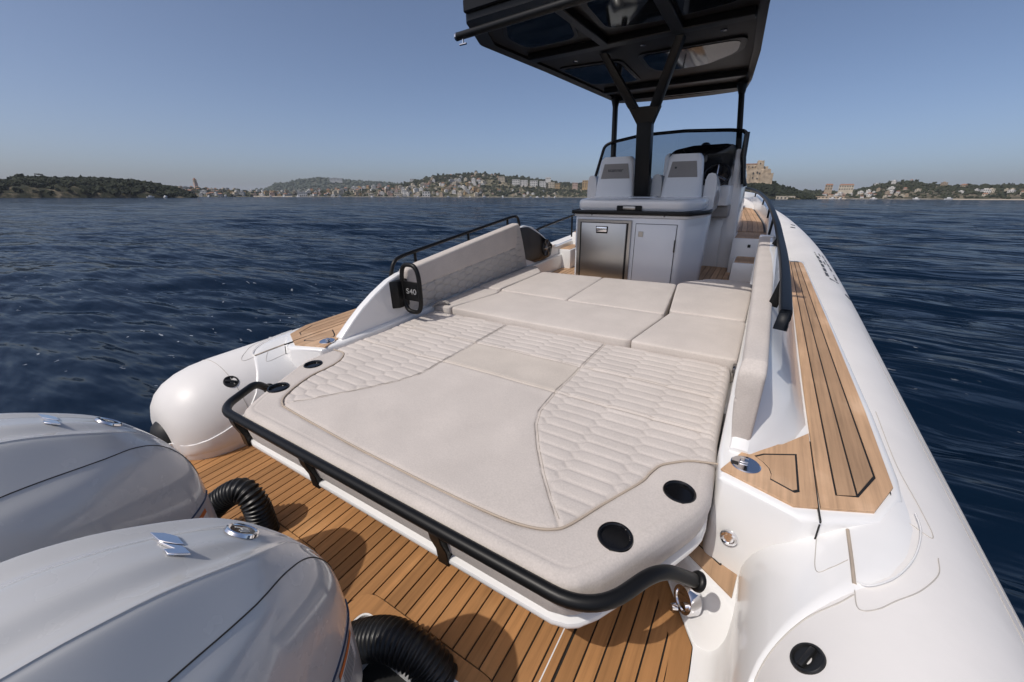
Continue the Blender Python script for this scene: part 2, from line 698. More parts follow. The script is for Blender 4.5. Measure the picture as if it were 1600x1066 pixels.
for y, a in ((3.80, 46), (7.0, 80), (7.25, 74)):
    ax = (math.cos(math.radians(a)), 0, math.sin(math.radians(a)))
    mk('relief_valve', *lathe([(0.0, 0.003), (0.03, 0.003), (0.036, 0.0), (0.036, -0.006), (0.0, -0.006)], tube_at(y, a, 0.0), 20, ax), 'black_plastic', boat, 40)
random.seed(4)
_strokes = []
for k in range(7):
    y0 = 4.02 + k * 0.205
    top = 73 if k else 69
    for (dy0, dy1, a0, a1) in ((0.0, 0.05, 54, top), (0.0, 0.15, top - 5, top), (0.10, 0.15, 54, top), (0.0, 0.15, 54, 58), (0.0, 0.15, 62, 65)):
        if random.random() < 0.25:
            continue
        q = [tube_at(y0 + dy0, a0), tube_at(y0 + dy1, a0), tube_at(y0 + dy1, a1), tube_at(y0 + dy0, a1)]
        _strokes.append((q, [(0, 1, 2, 3)]))
mk('tube_lettering', *join(*_strokes), 'dark_print', boat, None)

# ---- hull below the tubes (hidden, closes the boat to the water)
hv, hf = loft([[(-1.5, -0.55, 0.05), (-0.9, -0.55, -0.25), (0, -0.55, -0.42), (0.9, -0.55, -0.25), (1.5, -0.55, 0.05)],
               [(-1.5, 5.0, 0.25), (-0.9, 5.0, -0.25), (0, 5.0, -0.45), (0.9, 5.0, -0.25), (1.5, 5.0, 0.25)],
               [(-0.9, 8.8, 0.55), (-0.5, 8.8, 0.05), (0, 8.8, -0.2), (0.5, 8.8, 0.05), (0.9, 8.8, 0.55)],
               [(-0.1, 10.4, 0.8), (-0.05, 10.4, 0.6), (0, 10.4, 0.5), (0.05, 10.4, 0.6), (0.1, 10.4, 0.8)]], closed_ring=True)
mk('hull', hv, hf, 'gelcoat', boat, 40)

# ---- swim platform with laid planks
PZ = 0.380
plat = mk('swim_platform', *join(box(-1.52, 1.30, -0.15, 0.72, 0.30, PZ - 0.007),
                                 box(-1.52, -0.65, -0.62, -0.15, 0.30, PZ - 0.007),
                                 box(-0.25, 0.117, -0.62, -0.15, 0.30, PZ - 0.007),
                                 box(0.64, 1.22, -0.62, -0.15, 0.30, PZ - 0.007)), 'caulk', boat, None)
_outF = [(-1.55, -0.40), (-1.50, -0.17), (-1.44, -0.06), (-1.385, -0.012), (-1.337, 0.067), (-1.266, 0.17), (-1.10, 0.36), (-1.0, 0.5), (1.0, 0.60),
         (1.07, 0.47), (1.162, 0.325), (1.166, 0.24)]


def yF(x):
    return float(np.interp(x, [p[0] for p in _outF], [p[1] for p in _outF]))


def yA(x):
    for xa_, xb_ in ((0.052, 0.705), (-0.713, -0.187)):
        d_ = min(x - xa_, xb_ - x)
        if 0 < d_ < 0.085:
            return -0.090 - 0.9 * (0.085 - math.sqrt(0.085 ** 2 - (0.085 - d_) ** 2))
    if 0.052 < x < 0.705 or -0.713 < x < -0.187:
        return -0.090
    return -0.60


PITCH = 0.0545
planks = []
x = -0.2225 - 23 * PITCH
k = 0
while x < 1.2:
    x0, x1 = x + 0.0028, x + PITCH - 0.0028
    x += PITCH
    if x0 > 1.16 or x1 < -1.53:
        continue
    x1 = min(x1, 1.163)
    if abs(x0 - 0.76) < 0.03:      # the white hatch joint
        x1 -= 0.004
    yf0, yf1 = yF(x0) - 0.004, yF(x1) - 0.004
    if x1 < -0.95:                 # margin board follows the round moulding
        yf0 -= 0.062
        yf1 -= 0.062
    if x0 > 0.99:
        yf0 -= 0.075
        yf1 -= 0.075
    ya0, ya1 = yA(x0), yA(x1)
    if abs(ya0 - ya1) > 0.12:
        ya0 = ya1 = max(ya0, ya1) if max(ya0, ya1) < -0.12 else -0.150
    ya = max(ya0, ya1)
    if x0 > 1.09:
        continue
    x1 = min(x1, 1.1035)
    if min(yf0, yf1) - ya < 0.03:
        continue
    v, f = prism([(x0, ya0), (x1, ya1), (x1, yf1), (x0, yf0)], PZ - 0.008, PZ, 0.0007, 1, only_top=True)
    mk('plank', v, f, 'teak_platform', plat, None)
# margin boards
v, f = prism([(-1.55, -0.40), (-1.50, -0.17), (-1.44, -0.064), (-1.385, -0.016), (-1.337, 0.063), (-1.266, 0.166), (-1.10, 0.356), (-1.0, 0.496), (-1.0, 0.44), (-1.10, 0.30),
              (-1.266, 0.108), (-1.337, 0.005), (-1.385, -0.073), (-1.44, -0.126), (-1.50, -0.233), (-1.55, -0.46)], PZ - 0.008, PZ + 0.0004)
mk('margin_board', v, f, 'teak_platform', plat, None)
v, f = prism([(1.0, 0.595), (1.162, 0.322), (1.166, 0.20), (1.166, -0.60), (1.106, -0.60), (1.106, 0.20), (1.100, 0.30), (0.992, 0.50)], PZ - 0.008, PZ + 0.0004)
mk('margin_board', v, f, 'teak_platform', plat, None)
for (xa, xb) in ((0.055, 0.702), (-0.710, -0.190)):
    outer = fillet([(xa, -0.60), (xa, -0.0945), (xb, -0.0945), (xb, -0.60)], [0, 0.09, 0.09, 0], 7)
    inner = fillet([(xb - 0.066, -0.60), (xb - 0.066, -0.152), (xa + 0.066, -0.152), (xa + 0.066, -0.60)], [0, 0.045, 0.045, 0], 7)
    mk('margin_board', *prism(outer + inner, PZ - 0.008, PZ + 0.0004), 'teak_platform', plat, None)
    # white moulded lip of the engine well and its dark bottom
    lipo = fillet([(xa + 0.064, -0.62), (xa + 0.064, -0.150), (xb - 0.064, -0.150), (xb - 0.064, -0.62)], [0, 0.047, 0.047, 0], 7)
    lipi = fillet([(xb - 0.073, -0.62), (xb - 0.073, -0.159), (xa + 0.073, -0.159), (xa + 0.073, -0.62)], [0, 0.04, 0.04, 0], 7)
    mk('engine_well', *prism(lipo + lipi, 0.10, PZ - 0.001), 'gelcoat', boat, None)
    mk('well_floor', *box(xa + 0.07, xb - 0.07, -0.62, -0.155, 0.09, 0.12), 'black_rubber', boat, None)
mk('hatch_joint', *box(0.7755, 0.7795, -0.60, 0.56, PZ - 0.006, PZ + 0.0005), 'gelcoat', plat, None)
mk('platform_edge', *join(box(-1.52, -0.65, -0.66, -0.605, 0.25, PZ - 0.002, 0.015), box(-0.25, 0.117, -0.66, -0.605, 0.25, PZ - 0.002, 0.015), box(0.64, 1.20, -0.66, -0.605, 0.25, PZ - 0.002, 0.015)), 'gelcoat', boat)

# ---- moulded collar between the platform and the tube ends
SEAM_X = [(0.028, 168), (0.10, 158), (0.184, 148), (0.278, 131.5), (0.375, 111), (0.40, 106), (0.456, 96.3), (0.553, 87.4), (0.677, 81.0), (0.76, 80.0), (1.3, 80.0)]


def collar(side):
    ys = np.concatenate([np.linspace(-0.285, 0.0, 16), np.linspace(0.02, 1.02, 56)])
    rows = []
    for y in ys:
        if side > 0:
            x0 = float(np.interp(y, [-0.3, 0.20, 0.24, 0.325, 0.47, 0.60, 1.3], [1.168, 1.168, 1.168, 1.164, 1.07, 1.0, 1.0]))
            xf = float(np.interp(y, [-0.3, -0.05, 0.05, 0.17, 1.3], [1.46, 1.33, 1.24, 1.185, 1.175]))
        else:
            x0 = -float(np.interp(-y, [-0.6, -0.5, -0.36, -0.17, -0.067, 0.012, 0.06, 0.17, 0.4], [1.0, 1.0, 1.10, 1.266, 1.337, 1.385, 1.44, 1.50, 1.55]))
            x0 = abs(x0)
            xf = max(x0 + 0.012, float(np.interp(y, [-0.3, -0.1, 0.0, 0.17, 1.3], [1.55, 1.44, 1.37, 1.275, 1.19])))
        a_end = float(np.interp(y, [q[0] for q in SEAM_X], [q[1] for q in SEAM_X]))
        if side < 0:
            a_end = float(np.interp(y, [-0.3, -0.1, 0.0, 0.1, 0.2, 0.28, 0.34, 0.40, 0.456, 0.553, 0.677, 0.76, 1.3], [181, 179, 175, 170, 162, 148, 130, 106, 96.3, 87.4, 81, 80, 80]))
        elif y < 0.028:
            a_end = 176 + (0.028 - y) * 60
        a_st = 172 if a_end < 165 else a_end + 8
        fz = 0.389
        pts = []
        for t in np.linspace(0, 1, 7):
            pts.append((x0 + (xf - x0) * t, y, fz))
        p0 = np.array((xf, y, fz))
        p2 = np.array(tube_pt(y, a_st, 0.0075, side)) * np.array([side, 1, 1])
        p1 = np.array((min(p2[0] + 0.004, xf + 0.085), y, fz + 0.004))
        for t in np.linspace(0, 1, 9)[1:]:
            q = (1 - t) ** 2 * p0 + 2 * t * (1 - t) * p1 + t * t * p2
            pts.append(tuple(q))
        for t in np.linspace(0, 1, 15)[1:]:
            a = a_st + (a_end - a_st) * t
            off = 0.0075 if t < 0.97 else -0.004
            q_ = tube_pt(y, a, off, side)
            pts.append((side * q_[0], q_[1], q_[2]))
        rows.append([(side * p[0], p[1], p[2]) for p in pts])
    v, f = loft(rows, closed_ring=False, caps=False)
    return fixn(v, f)


for side in (1, -1):
    cv, cf = collar(side)
    mk('stern_moulding', cv, cf, 'gelcoat', boat, 60)

# ---- raised side decks on the tubes, with teak
DZ = 0.845


def deck_block(side):
    poly = [(1.118, 0.80), (1.135, 0.635), (1.362, 0.555), (1.425, 0.575), (1.575, 0.655), (1.650, 0.80), (1.660, 0.92), (1.655, 1.36), (1.618, 2.4), (1.535, 4.75), (1.30, 4.8), (1.10, 4.8)]
    bm = bmesh.new()
    lo = []
    hi = []
    for (a, b) in poly:
        zt = DZ + 0.006 * max(0, b - 1.0)
        hi.append(bm.verts.new((a, b, zt)))
    for (a, b) in poly:
        lo.append(bm.verts.new((a + (0.014 if a > 1.4 else 0.0), b - (0.028 if b < 0.9 else 0.0), 0.34)))
    n_ = len(poly)
    bm.faces.new(hi)
    bm.faces.new(lo[::-1])
    for i in range(n_):
        bm.faces.new((lo[i], lo[(i + 1) % n_], hi[(i + 1) % n_], hi[i]))
    bmesh.ops.recalc_face_normals(bm, faces=bm.faces[:])
    tops = [e for e in bm.edges if e.verts[0] in hi and e.verts[1] in hi]
    bmesh.ops.bevel(bm, geom=tops, offset=0.022, segments=3, profile=0.5, affect='EDGES')
    vert = [e for e in bm.edges if abs(e.verts[0].co.z - e.verts[1].co.z) > 0.3 and e.calc_face_angle(0) > 0.2]
    bmesh.ops.bevel(bm, geom=vert, offset=0.02, segments=3, profile=0.5, affect='EDGES')
    v, f = bm_out(bm)
    return v, f


dv, df = deck_block(1)
side_decks = {}
for side in (1, -1):
    vf = (dv, df) if side == 1 else mirror((dv, df))
    side_decks[side] = mk('side_deck', vf[0], vf[1], 'gelcoat', boat, 40)


def deck_z(y):
    return DZ + 0.006 * max(0, y - 1.0)


def slab(poly, material, parent, side=1, lift=0.0, th=0.010, name='plank'):
    v, f = prism(poly, 0, th, 0.001, 1, only_top=True)
    v = [(side * p[0], p[1], deck_z(p[1]) + p[2] + lift) for p in v]
    if side < 0:
        f = [list(q)[::-1] for q in f]
    return mk(name, v, f, material, parent, None)


def xin(y):
    return float(np.interp(y, [0.6, 1.0, 1.83, 3.47, 4.7], [1.420, 1.412, 1.402, 1.393, 1.383]))


def xl1(y):
    return float(np.interp(y, [0.69, 4.7], [1.466, 1.402]))


def xl2(y):
    return float(np.interp(y, [0.72, 4.7], [1.522, 1.437]))


def xl3(y):
    return float(np.interp(y, [0.86, 4.7], [1.583, 1.470]))


def xout(y):
    return float(np.interp(y, [0.84, 1.36, 2.37, 4.6], [1.626, 1.621, 1.592, 1.515]))


for side in (1, -1):
    par = side_decks[side]
    ys_ = [0.80, 1.5, 2.4, 3.5, 4.55]
    g = 0.0028
    # black caulk bed under the boards
    bed = [(1.420, 0.63)] + [(xin(y), y) for y in ys_[1:]] + [(1.384, 4.66), (1.475, 4.69), (1.508, 4.62)] + [(xout(y) - 0.006, y) for y in ys_[::-1]] + [(1.62, 0.83), (1.556, 0.69)]
    slab([(a + (0.002 if a < 1.45 else -0.004), b + (0.003 if b < 1 else -0.004)) for a, b in bed], 'caulk', par, side, lift=0.001, th=0.006, name='caulk_bed')
    # border board all round in one U, then the boards it encloses
    slab([(1.42, 0.622), (1.558, 0.685), (1.626, 0.84), (xout(1.36), 1.36), (xout(2.4), 2.4), (xout(3.5), 3.5), (xout(4.55), 4.55), (1.500, 4.64), (xl3(4.62) + g, 4.62)]
         + [(xl3(y) + g, y) for y in [3.5, 2.4, 1.5]] + [(1.5835 + g, 0.868), (1.521 + g, 0.733 - g), (1.466 - g, 0.708 - g)] + [(xl1(y) - g, y) for y in [0.80, 1.5, 2.4, 3.5, 4.55]]
         + [(1.400, 4.68), (1.384, 4.68)] + [(xin(y), y) for y in [4.55, 3.5, 2.4, 1.5, 0.8]], 'teak_deck', par, side)
    slab([(xl1(y) + g, y) for y in [0.712, 0.8, 1.5, 2.4, 3.5, 4.6]] + [(xl2(y) - g, y) for y in [4.62, 3.5, 2.4, 1.5, 0.8, 0.737]], 'teak_deck', par, side)
    slab([(xl2(y) + g, y) for y in [0.748, 0.8, 1.5, 2.4, 3.5, 4.62]] + [(xl3(y) - g, y) for y in [4.62, 3.5, 2.4, 1.5, 0.875]], 'teak_deck', par, side)
    # inner corner piece round the cleat
    inner = [(1.136, 0.665), (1.350, 0.592), (1.414, 0.620), (1.409, 1.060), (1.322, 0.930), (1.217, 0.862)]
    trap = [(1.236, 0.798), (1.262, 0.826), (1.362, 0.880), (1.364, 0.672), (1.350, 0.660), (1.285, 0.690), (1.2875, 0.718), (1.280, 0.748), (1.262, 0.775)]
    slab(inner, 'teak_deck', par, side, th=0.008)
    cen = np.mean(trap, axis=0)
    slab([tuple(cen + (np.array(p) - cen) * 1.055) for p in trap], 'caulk', par, side, th=0.0088, name='caulk_bed')
    slab([tuple(cen + (np.array(p) - cen) * 0.955) for p in trap], 'teak_deck', par, side, th=0.0094)
    slab([(1.4145, 0.56), (1.4185, 0.56), (1.4165, 0.62), (1.4125, 1.0), (1.4085, 1.0), (1.4125, 0.62)], 'caulk', par, side, th=0.0085, name='deck_joint')
    # joint running down the front of the moulding
    jv, jf = tube([(side * 1.4165, 0.562, DZ - 0.008), (side * 1.4165, 0.5565, DZ - 0.05), (side * 1.4165, 0.548, 0.60)], 0.0025, 6)
    mk('deck_joint', jv, jf, 'caulk', par, None)

# pop-up cleats (polished plates)
for side in (1, -1):
    p = (side * 1.209, 0.730, DZ + 0.0085)
    c_ = mk('cleat', *lathe([(0.0, 0.004), (0.044, 0.004), (0.048, 0.0015), (0.0485, -0.004)], p, 40), 'chrome', boat, 30)
    bx = box(-0.014, 0.014, -0.012, 0.012, 0.004, 0.0135, 0.004)
    mk('cleat_knob', [(p[0] - 0.006 + q[0], p[1] + q[1] + 0.01, p[2] + q[2]) for q in bx[0]], bx[1], 'chrome', c_, 30)
    bx = box(-0.012, 0.012, -0.010, 0.010, 0.0035, 0.0048)
    mk('cleat_slot', [(p[0] - side * 0.034 + q[0], p[1] - 0.012 + q[1], p[2] + q[2]) for q in bx[0]], bx[1], 'black_plastic', c_, None)

# ---- low step with its teak pad in the starboard quarter; its aft face slopes up from the platform teak
STZ = 0.490
qb = [[(0.985, 0.605, 0.37), (1.166, 0.325, 0.37), (1.30, 0.30, 0.37), (1.34, 0.92, 0.37), (0.985, 0.92, 0.37)],
      [(1.000, 0.600, 0.392), (1.168, 0.330, 0.392), (1.30, 0.31, 0.392), (1.34, 0.92, 0.392), (1.0, 0.92, 0.392)],
      [(1.056, 0.572, STZ - 0.012), (1.236, 0.444, STZ - 0.012), (1.32, 0.40, STZ - 0.004), (1.34, 0.92, STZ - 0.004), (1.056, 0.92, STZ - 0.012)],
      [(1.066, 0.580, STZ), (1.246, 0.458, STZ), (1.32, 0.43, STZ), (1.34, 0.92, STZ), (1.066, 0.92, STZ)]]
v, f = loft(qb)
mk('corner_step', *fixn(v, f), 'gelcoat', boat, 30)
v, f = prism([(1.083, 0.584), (1.246, 0.474), (1.257, 0.60), (1.250, 0.712), (1.10, 0.725)], STZ - 0.002, STZ + 0.007)
cs = mk('step_teak', v, f, 'teak_deck', boat, None)
for a, b in (((1.10, 0.650), (1.200, 0.585)), ((1.11, 0.712), (1.207, 0.650)), ((1.200, 0.585), (1.207, 0.650))):
    v, f = tube([(a[0], a[1], STZ + 0.0073), (b[0], b[1], STZ + 0.0073)], 0.0026, 6)
    mk('caulk_line', v, f, 'caulk', cs, None)

# ---- stainless fittings on the quarter: cover cap, small courtesy light
p, ax = (1.118, 0.425, 0.452), tuple(Vector((-0.72, -0.66, 0.20)).normalized())
cap = mk('shower_cap', *lathe([(0.0, 0.012), (0.034, 0.012), (0.036, 0.017), (0.046, 0.018), (0.050, 0.010), (0.050, -0.02), (0.042, -0.03)], p, 40, ax), 'chrome', boat, 35)
mk('cap_hinge', *lathe([(0.0, 0.02), (0.012, 0.02), (0.014, 0.0)], (p[0] - 0.028, p[1] - 0.02, p[2] - 0.035), 12, ax), 'chrome', cap, 35)
p, ax = (1.205, 0.592, 0.63), tuple(Vector((-0.12, -1, 0.04)).normalized())
lt = mk('courtesy_light', *lathe([(0.0, 0.006), (0.016, 0.006), (0.019, 0.009), (0.027, 0.008), (0.030, 0.0), (0.030, -0.004)], p, 32, ax), 'chrome', boat, 35)

# ---- coamings (bulwarks) either side of the sunbed
ZT = [(0.80, 0.862), (0.91, 0.950), (1.0, 1.012), (1.13, 1.085), (1.26, 1.145), (1.36, 1.172), (1.5, 1.19), (2.2, 1.245), (3.0, 1.30), (3.25, 1.315), (3.42, 1.28), (3.65, 1.17),
      (3.93, 1.0), (4.05, 0.965), (4.8, 0.985)]


def coaming(side):
    rows = []
    ys = [0.80, 0.85, 0.91, 1.0, 1.13, 1.26, 1.36, 1.5, 1.9, 2.4, 3.0, 3.15, 3.25, 3.34, 3.42, 3.53, 3.65, 3.8, 3.93, 4.0, 4.05, 4.3, 4.8]
    for y in ys:
        zt = lerp(y, ZT)
        h = zt - DZ
        xi = 1.150
        xo = xin(y) - 0.004
        if y < 1.1:
            xo = lerp(y, [(0.80, 1.222), (0.93, 1.325), (1.07, 1.406)])
        xt = 1.208
        xm = xt + (xo - xt) * 0.62
        rows.append([(xi, y, 0.30), (xi, y, zt - 0.014), (xi + 0.004, y, zt - 0.004), (xi + 0.014, y, zt), (xt - 0.01, y, zt), (xt + 0.002, y, zt - min(0.006, 0.1 * h)),
                     (xm - 0.006, y, DZ + h * 0.44 + 0.004), (xm + 0.004, y, DZ + h * 0.44 - min(0.010, 0.1 * h)), (xo, y, deck_z(y) - 0.002), (xo, y, 0.30)])
    rows = [[(side * q[0], q[1], q[2]) for q in r] for r in rows]
    v, f = loft(rows)
    return fixn(v, f)


for side in (1, -1):
    mk('coaming', *coaming(side), 'gelcoat', boat, 16)

# ---- cockpit sole and the box under the sunbed
sole = mk('cockpit_sole', *box(-1.16, 1.16, 3.08, 5.6, 0.30, 0.672), 'caulk', boat, None)
for k in range(38):
    xa = -1.15 + k * 0.0605
    mk('plank', *prism([(xa + 0.003, 3.09), (xa + 0.0575, 3.09), (xa + 0.0575, 5.59), (xa + 0.003, 5.59)], 0.671, 0.680, 0.001, 1, only_top=True), 'teak_deck', sole, None)
mk('seat_base', *join(box(-1.145, 1.145, 1.30, 3.05, 0.345, 0.712), box(-1.00, 1.00, 0.66, 1.30, 0.37, 0.70)), 'gelcoat', boat, None)

# ================================================================== SUNPAD
SP = (0, 0.8, 0.52)
pad = thing('sunpad', 'big cream quilted sunpad with four cup holders over the teak stern platform', 'sunpad', SP)
ROW1, ROW2, ROW3 = 0.908, 1.232, 1.640
PIPE = [(-1.115, 0.706), (-1.015, 0.702), (-0.955, 0.648), (-0.924, 0.585), (-0.912, 0.51), (-0.908, 0.428), (-0.880, 0.333), (-0.845, 0.257), (-0.800, 0.190), (-0.742, 0.154), (-0.671, 0.142),
        (-0.216, 0.117), (0.097, 0.109), (0.351, 0.106), (0.559, 0.111), (0.667, 0.128), (0.732, 0.157), (0.768, 0.200), (0.824, 0.322), (0.904, 0.488), (0.922, 0.554), (0.943, 0.613), (0.980, 0.653),
        (1.038, 0.698), (1.124, 0.728)]
PIPE_S = spline([(a, b, 0) for a, b in PIPE], 10)
PIPE_S = np.array(PIPE_S)[:, :2]
XE = [(0.10, 0.80), (0.16, 0.745), (0.185, 0.734), (0.274, 0.656), (0.36, 0.586), (0.481, 0.500), (0.612, 0.419), (0.717, 0.381), (0.80, 0.374), (0.922, 0.370), (1.217, 0.372), (1.7, 0.374)]
XR = [(0.0, 0.800), (0.012, 0.845), (0.03, 0.872), (0.08, 0.912), (0.15, 0.952), (0.30, 1.030), (0.44, 1.098), (0.475, 1.112), (0.51, 1.122), (0.56, 1.127), (0.75, 1.120), (0.92, 1.106), (1.24, 1.100), (1.64, 1.095)]
PL, PH = 0.40, 0.0315          # quilting: cell length and half pitch
CUPS = [(0.903, 0.221), (1.031, 0.505), (-0.921, 0.234), (-1.017, 0.498)]


def hex_edge(x, y, L=PL, h=PH, s=0.42):
    """distance to the nearest seam of a staggered long-hexagon quilting"""
    X = x * s
    a = L * s
    best1 = np.full(x.shape, 9.0)
    best2 = np.full(x.shape, 9.0)
    r0 = np.floor(y / h)
    for dj in (-2, -1, 0, 1, 2, 3):
        j = r0 + dj
        off = np.where(np.mod(j, 2) == 0, 0.0, a / 2)
        i0 = np.round((X - off) / a)
        for di in (-1, 0, 1):
            cx = (i0 + di) * a + off
            cy = j * h
            d = np.hypot(X - cx, y - cy)
            nb1 = np.minimum(best1, d)
            best2 = np.minimum(np.maximum(best1, d), best2)
            best1 = nb1
    return (best2 - best1) * 0.5


def seg_dist(px, py, poly):
    d = np.full(px.shape, 9.0)
    for (x0, y0), (x1, y1) in zip(poly[:-1], poly[1:]):
        dx, dy = x1 - x0, y1 - y0
        L2 = dx * dx + dy * dy + 1e-12
        t = np.clip(((px - x0) * dx + (py - y0) * dy) / L2, 0, 1)
        d = np.minimum(d, np.hypot(px - x0 - t * dx, py - y0 - t * dy))
    return d


_ny, _nx = 274, 372
_yy = np.concatenate([np.linspace(0, 0.05, 14)[:-1], np.linspace(0.05, ROW3, _ny - 13)])
_xr = np.interp(_yy, [p[0] for p in XR], [p[1] for p in XR])
_u = np.linspace(-1, 1, _nx)
_u = np.sign(_u) * (1 - (1 - np.abs(_u)) ** 1.0)
GX = _xr[:, None] * _u[None, :]
GY = np.repeat(_yy[:, None], _nx, axis=1)
outline = [(x, y) for y, x in XR]
outline = [(-p[0], p[1]) for p in outline[::-1]] + outline
dedge = seg_dist(GX, GY, outline)
dfront = np.maximum(ROW3 - GY, 0)
dedge = np.minimum(dedge, dfront * 1.6)
pipe_y = np.interp(GX, PIPE_S[:, 0][np.argsort(PIPE_S[:, 0])], PIPE_S[:, 1][np.argsort(PIPE_S[:, 0])])
band = GY < pipe_y
dpipe = seg_dist(GX, GY, [tuple(p) for p in PIPE_S[::3]])
xe = np.interp(GY, [p[0] for p in XE], [p[1] for p in XE])
quilt = (~band) & ((np.abs(GX) > xe) | (GY > ROW2))
Z = np.full(GX.shape, 0.822)
e = hex_edge(GX + 0.06, GY - 0.02)
puff = 0.0068 * (1 - np.exp(-e / 0.0055))
dseam = np.abs(np.abs(GX) - xe)
dseam = np.where(band, 9, dseam)
edge_soft = np.clip(np.minimum(dseam, dpipe) / 0.02, 0, 1)
Z += np.where(quilt, puff * (0.35 + 0.65 * edge_soft) - 0.003, 0.0)
Z += np.where((~quilt) & (~band), 0.004 * (1 - np.exp(-np.minimum(dseam, dpipe) / 0.05)), 0)
Z += np.where(band, 0.003 * (1 - np.exp(-dpipe / 0.03)) + 0.002, 0)
# stitched grooves: seams, fold rows
Z -= 0.0055 * np.exp(-(dseam / 0.0045) ** 2)
Z -= 0.006 * np.exp(-(dpipe / 0.010) ** 2)
for r in (ROW1, ROW2):
    Z -= 0.010 * np.exp(-((GY - r) / 0.009) ** 2)
    Z += 0.004 * np.exp(-((GY - r) / 0.05) ** 2)
# soft unevenness of the foam
Z += 0.0022 * np.sin(GX * 7.1 + GY * 3.0) * np.cos(GY * 6.3 - GX * 2.2) + 0.0012 * np.sin(GX * 17 + 1.3) * np.sin(GY * 15)
# edge stitching line and rolled edge
Z -= 0.0022 * np.exp(-((dedge - 0.050) / 0.003) ** 2)
R_ = 0.040
dd = np.clip(R_ - dedge, 0, R_)
Z -= R_ - np.sqrt(np.maximum(R_ * R_ - dd * dd, 0))
V = np.stack([GX, GY, Z], -1).reshape(-1, 3)
F = gridfaces(_ny, _nx)
fc = V[F].mean(axis=1)
keep = np.ones(len(F), bool)
for cx, cy in CUPS:
    keep &= np.hypot(fc[:, 0] - cx, fc[:, 1] - cy) > 0.0455
fm = (quilt.reshape(-1)[F].sum(axis=1) * 0)
strip = (~band) & (~quilt) & (GY > ROW1) & (GY < ROW2)
fm = (strip.reshape(-1)[F].sum(axis=1) > 2).astype(int)
me_o = mk('pad_top', V, F[keep], ['cream_fabric', 'cream_fabric_warm'], pad, None)
me_o.data.polygons.foreach_set('material_index', fm[keep].astype(np.int32))
sharp(me_o.data, None)
# side skirt of the cushion
ring_top = [(GX[i, -1], GY[i, -1], Z[i, -1]) for i in range(_ny)][::-1] + [(GX[0, j], GY[0, j], Z[0, j]) for j in range(_nx - 2, 0, -6)] + [(GX[i, 0], GY[i, 0], Z[i, 0]) for i in range(_ny)]
rings = [ring_top]
cen = np.array([0, 0.85])
for k, (zz, inn) in enumerate([(0.765, -0.004), (0.73, 0.000), (0.69, 0.008), (0.668, 0.022)]):
    rr = []
    for p in ring_top:
        d = np.array([p[0], p[1]]) - cen
        ins = inn
        q = cen + d * (1 - ins / max(np.linalg.norm(d), 0.1))
        rr.append((q[0], q[1], zz))
    rings.append(rr)
v, f = loft(rings, closed_ring=False, caps=False)
mk('pad_side', v, f, 'cream_fabric', pad, 60)
fr_ = [(GX[-1, j], GY[-1, j], Z[-1, j]) for j in range(0, _nx, 4)]
v, f = loft([fr_, [(p[0], p[1], 0.73) for p in fr_]], closed_ring=False, caps=False)
mk('pad_side', v, f, 'cream_fabric', pad, 60)
# welt piping
pz = [(p[0], p[1], 0.8215) for p in PIPE_S]
mk('piping', *tube(pz, 0.0042, 8), 'piping', pad, 60)
# stitched threads either side of the panel seams and the fold rows
zat = lambda a, b: 0.8215
for s in (1, -1):
    for o_ in (-0.0075, 0.0075):
        yy_ = np.linspace(0.20, 1.60, 80)
        pts_ = []
        for y in yy_:
            xq = s * (float(np.interp(y, [p[0] for p in XE], [p[1] for p in XE])) + o_)
            i_ = int(np.argmin(np.abs(_yy - y)))
            j_ = int(np.argmin(np.abs(GX[i_] - xq)))
            pts_.append((xq, y, Z[i_, j_] + 0.0006))
        mk('stitching', *tube(pts_, 0.0010, 5), 'thread', pad, None)
for y in (ROW1 + 0.012, ROW2 + 0.012, ROW1 - 0.012, ROW2 - 0.012):
    i_ = int(np.argmin(np.abs(_yy - y)))
    mk('stitching', *tube([(GX[i_, j], y, Z[i_, j] + 0.0004) for j in range(8, _nx - 8, 4)], 0.0009, 5), 'thread', pad, None)
# cup holders
for cx, cy in CUPS:
    prof = [(0.0, -0.085), (0.036, -0.085), (0.039, -0.08), (0.041, -0.01), (0.0425, 0.002), (0.046, 0.0055), (0.051, 0.0048), (0.0535, 0.001), (0.0535, -0.006)]
    mk('cup_holder', *lathe(prof, (cx, cy, 0.827), 48), 'black_gloss', pad, 40)
# white tray under the cushion
def off_out(dx):
    pts = []
    cen_ = np.array([0, 0.85])
    for p in outline[:: 1]:
        d = np.array(p) - cen_
        pts.append(tuple(cen_ + d * (1 + dx / np.linalg.norm(d))))
    return pts


tray = [p for p in off_out(0.004)]
mk('pad_tray', *prism(tray, 0.642, 0.669, 0.010, 2), 'gelcoat', pad, 40)
mk('pad_lining', *prism([p for p in off_out(-0.07)], 0.669, 0.80), 'cream_fabric', pad, None)
# brackets carrying the stern rail
for bx_ in (-0.865, -0.300, 0.405):
    poly = [(0.02, 0.790), (-0.034, 0.800), (-0.030, 0.765), (-0.010, 0.70), (-0.006, 0.634), (0.035, 0.634), (0.035, 0.70)]
    v, f = prism(poly, -0.024, 0.024, 0.003, 1)
    v = [(bx_ + q[2], q[0], q[1]) for q in v]
    mk('rail_bracket', *fixn(v, f), 'black_paint', pad, 40)
